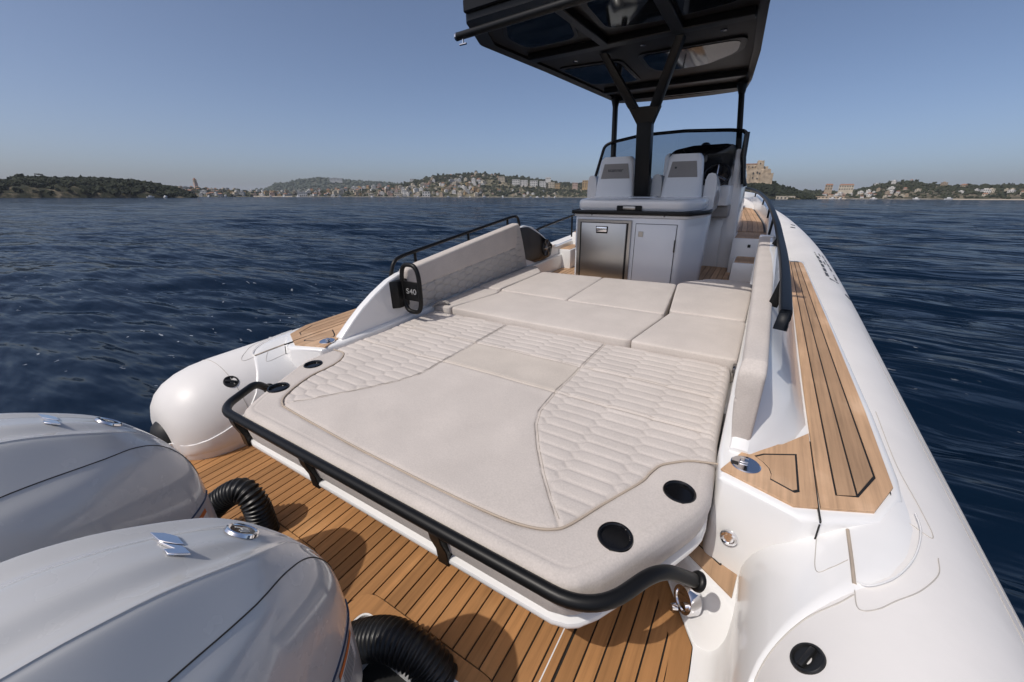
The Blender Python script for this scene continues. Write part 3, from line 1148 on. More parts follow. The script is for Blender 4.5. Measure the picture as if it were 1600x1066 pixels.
# tubular stern rail
rp = fillet([(-1.165, 0.285, 0.73), (-1.145, 0.225, 0.795), (-1.012, -0.010, 0.80), (0.925, -0.014, 0.80), (1.038, 0.205, 0.80), (1.125, 0.300, 0.700)], [0, 0.07, 0.10, 0.13, 0.09, 0], 9)
rail = mk('stern_rail', *tube(rp, 0.0205, 20), 'black_paint', pad, 60)
for s, q in ((1, (1.125, 0.300, 0.700)), (-1, (-1.165, 0.285, 0.73))):
    mk('rail_foot', *lathe([(0.0, 0.004), (0.018, 0.004), (0.027, 0.0), (0.030, -0.005), (0.030, -0.012)], (q[0] + 0.006 * s, q[1] + 0.008, q[2] - 0.006), 28, (-0.72 * s, -0.42, 0.5)), 'black_paint', pad, 40)
# small hinge at the pad's forward starboard corner
mk('hinge_plate', *box(1.098, 1.122, 1.59, 1.66, 0.80, 0.835, 0.006), 'steel_dark', pad, 40)

# ================================================================== COCKPIT CUSHIONS
def cushion(poly, z0, z1, label, material='cream_fabric', bev=0.013, crown=0.005, group='flat cream cushions of the cockpit sunbed'):
    P = np.array(fillet(poly, 0.03, 5, closed=True))
    # resample the outline and shrink it ring by ring towards the middle
    Q = np.concatenate([P, P[:1]])
    L_ = np.concatenate([[0], np.cumsum(np.hypot(*np.diff(Q, axis=0).T))])
    s = np.linspace(0, L_[-1], 121)[:-1]
    O = np.stack([np.interp(s, L_, Q[:, 0]), np.interp(s, L_, Q[:, 1])], 1)
    c = O.mean(axis=0)
    O = c + (O - c) * (1 + 0.003 / np.hypot(*(O - c).T)[:, None])
    dist = np.hypot(*(O - c).T)[:, None]
    rings = [[(p[0], p[1], z0) for p in O]]
    for dn, dz in ((0.0, bev), (0.002, bev * 0.62), (0.007, bev * 0.28), (0.015, bev * 0.08), (0.026, 0.0), (0.06, -crown * 0.45), (0.12, -crown * 0.8), (0.22, -crown)):
        q = c + (O - c) * np.maximum(0.15, 1 - dn / dist)
        wav = 0.0012 * np.sin(q[:, 0] * 19 + c[1] * 9) * np.cos(q[:, 1] * 16 + c[0] * 7) if dn > 0.03 else np.zeros(len(q))
        rings.append([(p[0], p[1], z1 - dz + w_) for p, w_ in zip(q, wav)])
    q = c + (O - c) * 0.10
    rings.append([(p[0], p[1], z1 + crown) for p in q])
    vv, ff = loft(rings)
    o = mk('seat_cushion', vv, ff, material, None, 50)
    tag(o, label, 'cushion', group)
    return o


CZ = 0.862
cushion([(-0.955, 1.655), (-0.845, 2.195), (-0.872, 2.275), (-1.120, 2.285), (-1.120, 1.655)], 0.72, CZ - 0.004, 'narrow cream cushion at the aft end of the port backrest, beside the black bracket')
cushion([(-0.880, 2.292), (-0.865, 3.080), (-1.03, 3.30), (-1.120, 3.32), (-1.120, 2.300)], 0.72, CZ + 0.003, 'cream cushion at the forward end of the port backrest, next to the black speaker panel')
cushion([(-0.930, 1.655), (-0.822, 2.198), (-0.845, 2.262), (0.572, 2.250), (0.596, 2.215), (0.512, 1.650)], 0.72, CZ, 'widest plain cream cushion in the middle, just ahead of the quilted pad')
cushion([(-0.858, 2.275), (-0.192, 2.262), (-0.188, 3.125), (-0.846, 3.090)], 0.72, CZ + 0.004, 'square cream cushion in front of the steel fridge door')
cushion([(-0.186, 2.262), (0.590, 2.262), (0.500, 3.175), (-0.182, 3.128)], 0.72, CZ + 0.002, 'cream cushion in front of the plain cupboard door')
cushion([(0.524, 1.650), (0.608, 2.215), (0.625, 2.335), (1.112, 2.345), (1.112, 1.650)], 0.72, CZ, 'cream cushion beside the starboard backrest, just ahead of the quilted pad')
cushion([(0.612, 2.352), (0.510, 3.190), (0.552, 3.290), (0.73, 3.50), (0.88, 3.53), (1.105, 3.50), (1.108, 2.360)], 0.72, CZ + 0.003, 'round-fronted cream cushion at the forward end of the starboard backrest')

# ================================================================== BACKRESTS
def backrest(side, ylo, yhi, ztop, label, x_in, x_out, zbot=0.872, quilted=0.55, top_mat='cream_fabric', low_mat='quilt_grey', lean=0.0):
    """padded backrest: inner face (lower part quilted), rolled top, back; lofted along the boat"""
    L_ = yhi - ylo
    ns = int(L_ / 0.0055)
    s = np.linspace(0, 1, ns)
    yy = ylo + L_ * s
    zt = np.array([lerp(y, ztop) for y in yy])
    xi = np.array([lerp(y, x_in) for y in yy])
    xo = np.array([lerp(y, x_out) for y in yy])
    # profile parameter: bottom inner -> top inner -> over -> back bottom
    nt1, nt2, nt3 = 84, 14, 6
    rows_x, rows_z, rows_q, rows_m = [], [], [], []
    for k in range(nt1):
        t = k / (nt1 - 1)
        rows_x.append(('i', t))
    cols = []
    r = 0.030
    X = np.zeros((ns, nt1 + nt2 + nt3))
    Zz = np.zeros_like(X)
    M = np.zeros_like(X)
    for k in range(nt1):
        t = k / (nt1 - 1)
        X[:, k] = xi + 0.028 * (1 - t) ** 1.2 - 0.004 * np.sin(math.pi * t)
        Zz[:, k] = zbot + (zt - r - zbot) * t
    for k in range(nt2):
        a = math.pi * (k + 1) / nt2
        X[:, nt1 + k] = (xi + xo) / 2 - (xo - xi) / 2 * math.copysign(abs(math.cos(a)) ** 0.55, math.cos(a))
        Zz[:, nt1 + k] = zt - r + r * abs(math.sin(a)) ** 0.6
    for k in range(nt3):
        t = (k + 1) / nt3
        X[:, nt1 + nt2 + k] = xo
        Zz[:, nt1 + nt2 + k] = zt - r + (zbot - zt + r) * t
    frac = (Zz - zbot) / (zt[:, None] - zbot)
    low = np.zeros_like(X, bool)
    curve = quilted + 0.0 * yy
    curve = curve + np.where(yy > yhi - 0.16, np.clip((yy - yhi + 0.16) / 0.10, 0, 1) ** 2 * 0.5, 0)
    low[:, :nt1] = (frac < curve[:, None])[:, :nt1]
    e_ = hex_edge(np.repeat((yy - ylo)[:, None], X.shape[1], 1) - 0.05, Zz - zbot, 0.20, 0.036, 0.60)
    dend = np.minimum(yy - ylo, yhi - yy)[:, None]
    X -= np.where(low, (0.013 * (1 - np.exp(-e_ / 0.0045)) - 0.013) * np.clip((dend - 0.02) / 0.05, 0, 1), 0.0)
    dl = np.abs(frac - curve[:, None]) * 0.4
    X[:, :nt1] += (0.006 * np.exp(-(dl / 0.008) ** 2))[:, :nt1]
    # rounded ends
    de = np.minimum(yy - ylo, yhi - yy)
    er = 0.022
    pull = np.where(de < er, er - np.sqrt(np.maximum(er ** 2 - (er - de) ** 2, 0)), 0)
    xm = (xi + xo) / 2
    X += (xm[:, None] - X) * np.minimum(1, (pull / 0.05))[:, None] * 0.55
    Zz -= pull[:, None] * np.clip((frac - 0.6) / 0.4, 0, 1) * 0.8
    YY = np.repeat(yy[:, None], X.shape[1], 1) + lean * (1 - np.clip(frac, 0, 1)) * ((yy - ylo) / L_)[:, None] ** 3
    Vv = np.stack([side * X, YY, Zz], -1)
    nr, nc = X.shape
    Fv = gridfaces(nr, nc)
    caps = [list(range(nc))[::-1], [(nr - 1) * nc + k for k in range(nc)]]
    root = thing('backrest', label, 'backrest', (side * 1.16, (ylo + yhi) / 2, zbot))
    lowf = low.reshape(-1)[Fv].sum(axis=1) > 2
    o1 = mk('head_roll', Vv.reshape(-1, 3), list(Fv[~lowf]) + caps, top_mat, root, 50)
    o2 = mk('quilted_panel', Vv.reshape(-1, 3), Fv[lowf], low_mat, root, None)
    sharp(o2.data, None)
    return root


bp = backrest(-1, 1.40, 3.04, [(1.40, 1.205), (2.2, 1.285), (3.04, 1.365)], 'grey and cream backrest along the port side under the thin black rail',
              [(1.4, 1.098), (3.04, 1.098)], [(1.4, 1.195), (3.04, 1.195)], zbot=0.868, top_mat='cream_fabric', quilted=0.52, lean=0.20)
bsx = backrest(1, 0.835, 3.27, [(0.835, 1.165), (0.89, 1.195), (2.2, 1.25), (3.27, 1.315)], 'long cream backrest along the starboard side beside the thick dark rail',
               [(0.835, 1.124), (0.9, 1.132), (1.3, 1.126), (2.3, 1.105), (3.27, 1.080)], [(0.835, 1.214), (2.3, 1.206), (3.27, 1.180)], zbot=0.852, quilted=0.62, low_mat='cream_fabric')
mk('end_cap', *prism([(1.078, 3.262), (1.185, 3.262), (1.185, 3.30), (1.078, 3.30)], 0.90, 1.322, 0.012, 2), 'gelcoat_shaded', bsx, 40)

# ================================================================== RAILS ON THE COAMINGS
gr = thing('grab_rail', 'thick dark grab rail sweeping forward along the starboard side to the bow', 'rail', (1.235, 2.0, 1.19))
path = spline([(1.231, 1.055, 1.262), (1.234, 1.066, 1.292), (1.237, 1.09, 1.312), (1.238, 1.15, 1.322), (1.237, 2.0, 1.335), (1.212, 3.0, 1.35), (1.18, 3.9, 1.37), (1.105, 5.5, 1.385), (0.99, 7.2, 1.40), (0.76, 9.0, 1.43), (0.38, 10.0, 1.46), (0.0, 10.25, 1.47)], 8)
mk('rail_bar', *tube(path, 0.02, 16, flat=(0.0205, 0.024)), 'grey_rail', gr, 40)
for (a, b, c) in ((1.222, 1.6, 1.20), (1.20, 2.9, 1.30), (1.15, 4.4, 1.0), (1.11, 5.55, 1.24), (1.0, 7.1, 1.29), (0.82, 8.7, 1.32), (0.44, 9.85, 1.27)):
    zr = np.interp(b, [p[1] for p in path], [p[2] for p in path])
    xr = np.interp(b, [p[1] for p in path], [p[0] for p in path])
    mk('stanchion', *tube([(xr, b, zr), (a - 0.01, b, c)], 0.014, 10, flat=(0.012, 0.022)), 'black_paint', gr, 50)
pr_ = thing('hand_rail', 'thin black tube rail above the port backrest', 'rail', (-1.22, 2.2, 1.19))
path = fillet([(-1.222, 1.345, 1.15), (-1.222, 1.395, 1.262), (-1.222, 1.50, 1.283), (-1.222, 3.10, 1.420), (-1.222, 3.21, 1.415), (-1.222, 3.245, 1.31)], [0, .06, .12, .08, .06, 0], 7)
mk('rail_bar', *tube(path, 0.0145, 12), 'black_paint', pr_, 60)
for y in (1.62, 2.32, 3.0):
    zz = np.interp(y, [1.5, 3.1], [1.283, 1.42])
    mk('stanchion', *tube([(-1.222, y, zz), (-1.222, y, zz - 0.13)], 0.012, 10), 'black_paint', pr_, 60)
pf = thing('hand_rail', 'thin black tube rail forward of the port speaker panel, half hidden by the cabinet', 'rail', (-1.24, 4.6, 1.0))
path = spline([(-1.25, 3.72, 1.19), (-1.255, 3.80, 1.22), (-1.25, 4.9, 1.288), (-1.2, 5.8, 1.33), (-1.05, 7.2, 1.38), (-0.76, 9.0, 1.43), (-0.38, 10.0, 1.46), (0.0, 10.25, 1.47)], 8)
mk('rail_bar', *tube(path, 0.0145, 12), 'black_paint', pf, 60)
for (a, b, c) in ((-1.25, 4.75, 0.99), (-1.08, 7.0, 1.1), (-0.80, 8.7, 1.2)):
    zr = np.interp(b, [p[1] for p in path], [p[2] for p in path])
    xr = np.interp(b, [p[1] for p in path], [p[0] for p in path])
    mk('stanchion', *tube([(xr, b, zr), (a, b, c)], 0.012, 10), 'black_paint', pf, 60)

# ================================================================== S40 LOOP HANDLE
lh = thing('loop_handle', 'black oval loop handle with the characters S40 on its plate, aft of the port backrest', 'handle', (-1.16, 1.42, 0.83))
# the loop stands across the boat, its face to the stern
LY = 1.355


def oval(cx, cz, w, h, n_=40, p=3.2):
    out = []
    for k in range(n_):
        a = 2 * math.pi * k / n_
        c, s = math.cos(a), math.sin(a)
        out.append((cx + w * math.copysign(abs(c) ** (2 / p), c), cz + h * math.copysign(abs(s) ** (2 / p), s)))
    return out


ov = oval(-1.030, 1.075, 0.088, 0.178)
ring = [(q[0], LY + 0.02 * (q[1] - 1.04), q[1]) for q in ov]
ring_c = ring + ring[:2]
v, f = tube(ring_c, 0.0165, 12, caps=False)
mk('loop', v, f, 'black_paint', lh, 60)
pl = [(-1.115, 0.985), (-0.945, 0.985), (-0.944, 1.130), (-1.116, 1.130)]
v, f = prism(pl, -0.006, 0.006, 0.002, 1)
mk('plate', *fixn([(q[0], LY + q[2], q[1]) for q in v], f), 'black_paint', lh, 40)
tv_ = text_mesh('S40', 0.072, 0.001)
tv_ = ([(q[0] * 1.0, q[1] * 0.80, q[2]) for q in tv_[0]], tv_[1])
mk('lettering', *place(tv_, (-1.026, LY - 0.0075, 1.055), (1, 0, 0), (0, 0, 1)), 'grey_print', lh, None)
mk('mount', *prism([(-1.110, 1.30), (-1.110, 1.40), (-1.152, 1.415), (-1.152, 1.255)], 0.93, 1.135, 0.006, 2), 'black_paint', lh, 40)
# shackle and strap end at the cushion corner
mk('strap', *tube(spline([(-1.10, 1.63, 0.85), (-1.06, 1.66, 0.885), (-1.02, 1.69, 0.89), (-0.985, 1.70, 0.875)], 5), 0.01, 8, flat=(0.018, 0.005)), 'grey_fabric', lh, 50)

# ================================================================== GALLEY CABINET
gy = 3.55
gal = thing('galley_cabinet', 'pale galley cabinet with a steel fridge in the shade of the hardtop', 'cabinet', (-0.12, 3.9, 0.345))
bodyp = fillet([(-0.685, gy), (0.435, gy), (0.60, gy + 0.42), (0.60, gy + 0.62), (-0.685, gy + 0.62)], [0.03, 0.07, 0.05, 0.05, 0.03], 6, closed=True)
v, f = prism(bodyp, 0.345, 1.40, 0.012, 2)
v = [(q[0] * 1.0 + 0.035 * (q[2] - 1.4) * (1 if q[0] > 0.3 else 0), q[1], q[2]) for q in v]
mk('cabinet_body', v, f, 'gelcoat_shaded', gal, 40)
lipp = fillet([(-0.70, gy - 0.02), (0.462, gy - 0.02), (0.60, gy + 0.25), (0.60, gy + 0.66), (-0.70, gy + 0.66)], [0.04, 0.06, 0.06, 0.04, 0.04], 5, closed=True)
mk('counter', *prism(lipp, 1.402, 1.455, 0.012, 2), 'gelcoat_shaded', gal, 40)
lidp = fillet([(-0.665, gy + 0.0), (0.415, gy + 0.0), (0.565, gy + 0.24), (0.565, gy + 0.58), (-0.665, gy + 0.58)], [0.07, 0.08, 0.08, 0.05, 0.05], 6, closed=True)
v, f = prism(lidp, 1.462, 1.575, 0.04, 4)
mk('counter_lid', v, f, 'gelcoat', gal, 45)
mk('sink_cover', *prism(fillet([(-0.22, gy + 0.30), (0.06, gy + 0.30), (0.06, gy + 0.5), (-0.22, gy + 0.5)], 0.03, 3, closed=True), 1.574, 1.582, 0.002, 1), 'gelcoat_shaded', gal, 40)
rp = fillet([(-0.715, gy + 0.30, 1.447), (-0.715, gy - 0.035, 1.447), (0.475, gy - 0.035, 1.447), (0.615, gy + 0.24, 1.447), (0.615, gy + 0.36, 1.447)], [0, .05, .06, .05, 0], 6)
mk('counter_rail', *tube(rp, 0.02, 14, flat=(0.016, 0.020)), 'black_paint', gal, 40)
mk('lid_latch', *join(prism([(-0.235, gy - 0.012), (0.03, gy - 0.012), (0.0, gy + 0.02), (-0.205, gy + 0.02)], 1.46, 1.515, 0.006, 1)), 'black_paint', gal, 40)
mk('latch_plate', *box(-0.165, -0.04, gy - 0.018, gy - 0.008, 1.478, 1.508, 0.004), 'steel_brushed', gal, 40)
for xx in (-0.49, 0.25):
    mk('stud', *lathe([(0.0, 0.006), (0.008, 0.005), (0.009, -0.004)], (xx, gy - 0.02, 1.42), 12, (0, -1, 0)), 'steel_dark', gal, 40)
# fridge
fg = mk('fridge_frame', *prism([(-0.655, 0.40), (-0.060, 0.40), (-0.060, 1.372), (-0.655, 1.372)] , 0, 0.018, 0.004, 1, fn=lambda a, b, c: (a, gy - c, b)), 'steel_brushed', gal, 40)
mk('fridge_gap', *prism([(-0.618, 0.44), (-0.092, 0.44), (-0.092, 1.345), (-0.618, 1.345)], 0.018, 0.0195, fn=lambda a, b, c: (a, gy - c, b)), 'black_plastic', fg, None)
mk('fridge_door', *prism([(-0.600, 0.45), (-0.110, 0.45), (-0.110, 1.338), (-0.600, 1.338)], 0.0195, 0.030, 0.004, 2, fn=lambda a, b, c: (a, gy - c, b)), 'steel_brushed', fg, 40)
mk('fridge_handle', *join(prism([(-0.43, 1.235), (-0.305, 1.235), (-0.30, 1.308), (-0.435, 1.308)], 0.030, 0.036, 0.004, 1, fn=lambda a, b, c: (a, gy - c, b))), 'black_gloss', fg, 40)
mk('handle_flap', *prism([(-0.425, 1.25), (-0.31, 1.25), (-0.31, 1.302), (-0.425, 1.302)], 0.036, 0.048, 0.005, 2, fn=lambda a, b, c: (a, gy - c, b)), 'chrome', fg, 40)
# plain cupboard door
cd = mk('cupboard_door', *prism([(-0.018, 0.43), (0.374, 0.43), (0.374, 1.340), (-0.018, 1.340)], 0.0, 0.008, 0.004, 2, fn=lambda a, b, c: (a, gy - c, b)), 'gelcoat_shaded', gal, 40)
mk('door_shadow_gap', *join(*[prism(q, 0.0, 0.0022, fn=lambda a, b, c: (a, gy - c, b)) for q in (
    [(-0.023, 0.425), (-0.0185, 0.425), (-0.0185, 1.345), (-0.023, 1.345)], [(0.3745, 0.425), (0.380, 0.425), (0.380, 1.345), (0.3745, 1.345)], [(-0.018, 1.3405), (0.374, 1.3405), (0.374, 1.345), (-0.018, 1.345)])]), 'caulk', gal, None)
mk('door_lock', *prism([(0.012, 1.215), (0.062, 1.215), (0.062, 1.268), (0.012, 1.268)], 0.008, 0.013, 0.002, 1, fn=lambda a, b, c: (a, gy - c, b)), 'steel_brushed', cd, 40)
mk('door_hinge', *box(0.368, 0.382, gy - 0.014, gy - 0.004, 1.08, 1.20, 0.003), 'black_plastic', cd, 40)

# ================================================================== HELM SEATS
def seat(cx, wb, label, print_):
    y0 = 3.98
    root = thing('helm_seat', label, 'seat', (cx, y0 + 0.2, 1.0), 'pair of helm seats')
    # moulded shell back: tapered, rounded at the top
    rows = []
    for z in np.linspace(1.56, 1.985, 16):
        t = (z - 1.56) / 0.425
        w = wb * (1.0 - 0.19 * t ** 1.1)
        if t > 0.86:
            w *= math.sqrt(max(0.0, 1 - ((t - 0.86) / 0.16) ** 2)) * 0.35 + 0.65
        th = 0.085 * (1 - 0.25 * t)
        sh = cx + 0.03 * 0 * t
        yb = y0 + 0.05 * t
        ring = []
        for k in range(28):
            a = 2 * math.pi * k / 28
            c, s = math.cos(a), math.sin(a)
            ring.append((sh + w * math.copysign(abs(c) ** 0.42, c), yb + th + th * math.copysign(abs(s) ** 0.5, s), z))
        rows.append(ring)
    v, f = loft(rows)
    sh_ = mk('seat_shell', *fixn(v, f), 'gelcoat', root, 50)
    # grey inset panel with a small mark
    pw = wb * 0.66
    poly = [(-pw * 1.06, 1.765), (pw * 1.06, 1.765), (pw * 0.86, 1.915), (-pw * 0.86, 1.915)]
    v, f = prism(poly, 0, 0.004, 0.001, 1)
    yb = lambda z: y0 + 0.05 * (z - 1.56) / 0.425 - 0.0005
    pn = mk('back_panel', *fixn([(cx + q[0], yb(q[1]) - q[2], q[1]) for q in v], f), 'grey_fabric', root, None)
    if print_:
        tv2 = text_mesh('scanner', 0.055, 0.0006)
        mk('lettering', *place(tv2, (cx, yb(1.85) - 0.006, 1.85), (1, 0, 0), (0, 0.1, 1)), 'dark_print', pn, None)
    else:
        mk('badge', *prism([(cx - 0.085, 1.848), (cx - 0.065, 1.848), (cx - 0.065, 1.866), (cx - 0.085, 1.866)], 0, 0.001, fn=lambda a, b, c: (a, yb(b) - 0.005 - c, b)), 'dark_print', pn, None)
        mk('lettering', *join(*[prism([(cx - 0.045 + 0.022 * q, 1.851), (cx - 0.031 + 0.022 * q, 1.851), (cx - 0.031 + 0.022 * q, 1.863), (cx - 0.045 + 0.022 * q, 1.863)], 0, 0.001, fn=lambda a, b, c: (a, yb(b) - 0.0048 - c, b)) for q in range(5)]), 'grey_fabric', pn, None)
    # bolsters and base forward of the shell
    for s in (-1, 1):
        rows = []
        for y in np.linspace(y0 + 0.10, y0 + 0.56, 10):
            t = (y - y0 - 0.10) / 0.46
            top = 1.80 - 0.10 * t ** 2
            ring = []
            for k in range(16):
                a = 2 * math.pi * k / 16
                c, s2 = math.cos(a), math.sin(a)
                ring.append((cx + s * (wb + 0.062) + 0.055 * math.copysign(abs(c) ** 0.6, c), y, (top + 1.40) / 2 + (top - 1.40) / 2 * math.copysign(abs(s2) ** 0.55, s2)))
            rows.append(ring)
        v, f = loft(rows)
        bo = mk('bolster', *fixn(v, f), 'gelcoat', root, 50)
        dv_, df_ = lathe([(0.0, 0.006), (0.075, 0.005), (0.082, 0.0), (0.082, -0.01)], (cx + s * (wb + 0.118), y0 + 0.33, 1.545), 24, (s, 0, 0))
        mk('bolster_panel', [(q[0], y0 + 0.33 + (q[1] - y0 - 0.33) * 1.9, q[2]) for q in dv_], df_, 'grey_fabric', bo, 50)
    mk('seat_pad', *box(cx - wb, cx + wb, y0 + 0.12, y0 + 0.60, 1.30, 1.46, 0.04, 3), 'grey_fabric', root, 50)
    mk('seat_pedestal', *box(cx - wb + 0.01, cx + wb - 0.01, y0 + 0.20, y0 + 0.58, 0.68, 1.31, 0.05, 3), 'gelcoat', root, 50)
    return root


seat(-0.425, 0.232, 'left of the two pale helm seats, with dark lettering on its grey panel', True)
seat(0.283, 0.205, 'right of the two pale helm seats, with a tiny black badge on its grey panel', False)

# ================================================================== HARDTOP
ht = thing('hardtop', 'black hardtop with glass panels on a forked mast and two thin posts', 'hardtop', (-0.1, 3.9, 1.58))


def rz(y):
    return 2.88 - 0.051 * (y - 2.2)


def rf(a, b, c):
    return (a, b, rz(b) + c)


roof = [(-1.003, 2.170), (-1.075, 2.34), (-1.195, 2.62), (-1.085, 3.58), (-0.938, 5.24), (-0.90, 5.42), (-0.33, 5.55), (0.21, 5.56), (0.50, 5.52), (0.615, 5.42), (0.69, 4.98), (0.793, 4.0), (0.866, 2.99), (0.925, 2.3), (0.945, 2.06)]
rim = fillet(roof, 0.04, 3, closed=True)
mk('roof_panel', *prism(rim, 0.020, 0.080, 0.015, 2, fn=rf), 'black_paint', ht, 40)
cen = np.mean(roof, axis=0)
inn = [tuple(cen + (np.array(p) - cen) * 0.93) for p in roof]
rimi = fillet(inn, 0.04, 3, closed=True)
v1, f1 = [], []
n_ = len(rim)
for P_, dz_ in ((rim, 0.03), (rim, -0.022), (rimi, -0.010), (rimi, 0.03)):
    for p in P_:
        v1.append(rf(p[0], p[1], dz_))
for a in range(3):
    for k in range(n_):
        f1.append((a * n_ + k, a * n_ + (k + 1) % n_, (a + 1) * n_ + (k + 1) % n_, (a + 1) * n_ + k))
mk('roof_frame', v1, f1, 'black_paint', ht, 40)
mk('ceiling', *prism(rimi, 0.010, 0.019, fn=rf), 'roof_under', ht, None)


def rpanel(poly, name, m_, z0, z1, parent=None, rad=0.10):
    P = fillet(poly, rad, 5, closed=True)
    return mk(name, *prism(P, z0, z1, 0.002, 1, fn=rf), m_, parent or ht, 40)


for poly in ([(-0.80, 2.34), (-0.98, 2.66), (-0.94, 2.98), (-0.45, 2.96), (-0.33, 2.50), (-0.36, 2.32)],
             [(-0.22, 2.32), (-0.24, 2.90), (0.20, 2.96), (0.76, 2.90), (0.83, 2.26)],
             [(-0.98, 3.62), (-0.90, 4.40), (-0.36, 4.52), (-0.34, 3.68)],
             [(-0.18, 3.62), (-0.20, 4.10), (-0.10, 4.28), (0.34, 4.26), (0.66, 3.98), (0.72, 3.62)]):
    fr_ = rpanel(poly, 'panel_frame', 'black_paint', -0.004, 0.010)
    c_ = np.mean(poly, axis=0)
    rpanel([tuple(c_ + (np.array(p) - c_) * 0.90) for p in poly], 'glass_panel', 'roof_glass', -0.008, -0.0045, fr_)
for (a, b, w) in (((-1.02, 3.16), (0.79, 3.10), 0.05), ((-0.86, 4.72), (0.66, 4.72), 0.045), ((-0.33, 2.30), (-0.29, 3.15), 0.035), ((0.29, 2.25), (0.28, 3.12), 0.045), ((-0.90, 5.20), (0.62, 5.24), 0.03)):
    d = np.array(b) - np.array(a)
    nrm = np.array([-d[1], d[0]]) / np.linalg.norm(d) * w
    poly = [tuple(np.array(a) + nrm), tuple(np.array(a) - nrm), tuple(np.array(b) - nrm), tuple(np.array(b) + nrm)]
    mk('roof_beam', *prism(poly, -0.042, 0.010, 0.006, 1, fn=rf), 'black_paint', ht, 40)
for (a, b) in ((-0.355, 2.22), (0.555, 3.42), (-0.07, 3.42), (-0.73, 3.52)):
    mk('downlight', *lathe([(0.0, -0.004), (0.018, -0.004), (0.024, -0.001), (0.024, 0.004)], (a, b, rz(b) + 0.006), 20), 'steel_dark', ht, 40)
# awning pole across the stern edge and its end fitting
pole = mk('awning_pole', *tube([(-1.098, 2.190, 2.79), (1.00, 1.985, 2.79)], 0.026, 16), 'black_paint', ht, 60)
mk('pole_cap', *lathe([(0.0, 0.012), (0.02, 0.012), (0.0275, 0.008), (0.0275, -0.006)], (-1.098, 2.190, 2.79), 20, (-1, 0.1, 0)), 'chrome', pole, 40)
mk('pole_hook', *join(tube([(-1.045, 2.185, 2.766), (-1.045, 2.185, 2.735)], 0.007, 8), tube([(-1.075, 2.185, 2.735), (-1.015, 2.185, 2.735)], 0.007, 8)), 'chrome', pole, 40)
for xx in (0.5,):
    mk('pole_bracket', *box(xx - 0.02, xx + 0.02, 2.02, 2.22, 2.80, 2.885, 0.004), 'black_paint', ht, 40)
mk('stern_lip', *prism([(-1.003, 2.145), (0.945, 2.035), (0.945, 2.10), (-0.985, 2.21)], 0.02, 0.10, 0.01, 1, fn=rf), 'black_paint', ht, 40)
# forked mast between the seats
def bar(a, b, w0, w1, d0, d1, name, bev=0.008):
    a, b = np.array(a, float), np.array(b, float)
    rows = []
    for p, w, d in ((a, w0, d0), (b, w1, d1)):
        rows.append([(p[0] - w, p[1] - d, p[2]), (p[0] + w, p[1] - d, p[2]), (p[0] + w, p[1] + d, p[2]), (p[0] - w, p[1] + d, p[2])])
    v, f = loft(rows)
    bm = bmesh.new()
    vs = [bm.verts.new(p) for p in v]
    for q in f:
        bm.faces.new([vs[i] for i in q])
    bmesh.ops.recalc_face_normals(bm, faces=bm.faces[:])
    bmesh.ops.bevel(bm, geom=bm.edges[:], offset=bev, segments=2, profile=0.5, affect='EDGES')
    v, f = bm_out(bm)
    return mk(name, v, f, 'black_paint', ht, 35)


bar((-0.115, 4.05, 1.42), (-0.120, 3.92, 2.285), 0.076, 0.074, 0.055, 0.055, 'mast')
mk('mast_fork', *fixn(*loft([[(-0.195, 3.875, 2.27), (-0.045, 3.875, 2.27), (-0.045, 3.965, 2.27), (-0.195, 3.965, 2.27)],
                              [(-0.27, 3.80, 2.415), (0.03, 3.80, 2.415), (0.03, 3.90, 2.415), (-0.27, 3.90, 2.415)]])), 'black_paint', ht, 30)
bar((-0.222, 3.845, 2.405), (-0.415, 3.44, 2.815), 0.048, 0.036, 0.05, 0.05, 'mast_arm')
bar((-0.022, 3.845, 2.405), (0.255, 3.35, 2.82), 0.045, 0.034, 0.05, 0.05, 'mast_arm')
# forward posts
for (a, b) in (((-0.80, 5.02, 1.90), (-0.868, 5.16, 2.72)), ((0.70, 5.02, 1.80), (0.585, 5.16, 2.72))):
    mk('post', *tube([a, b], 0.03, 16, flat=(0.030, 0.034)), 'black_paint', ht, 40)
    mk('post_shoe', *tube([(b[0] - (b[0] - a[0]) * 0.13, b[1] - 0.02, 2.61), (b[0], b[1], 2.722)], [0.034, 0.06], 16), 'black_paint', ht, 40)

# ================================================================== STEERING CONSOLE
con = thing('steering_console', 'pale steering console with black dashboard behind a tinted windscreen', 'console', (-0.05, 5.3, 0.345))
# inner moulding wall to starboard, swept back at the top
side_prof = [(5.02, 0.345), (4.98, 0.75), (5.0, 1.25), (4.98, 1.62), (5.02, 1.86), (5.20, 1.90), (5.65, 1.78), (5.85, 1.2), (5.9, 0.345)]
def wall(x0, x1, prof, name, m_='gelcoat', bev=0.03, parent=con, lean=0.0):
    v, f = prism([(p[0], p[1]) for p in prof], x0, x1, bev, 3)
    v = [(q[2] + lean * (q[1] - 1.2), q[0], q[1]) for q in v]
    return mk(name, *fixn(v, f), m_, parent, 45)


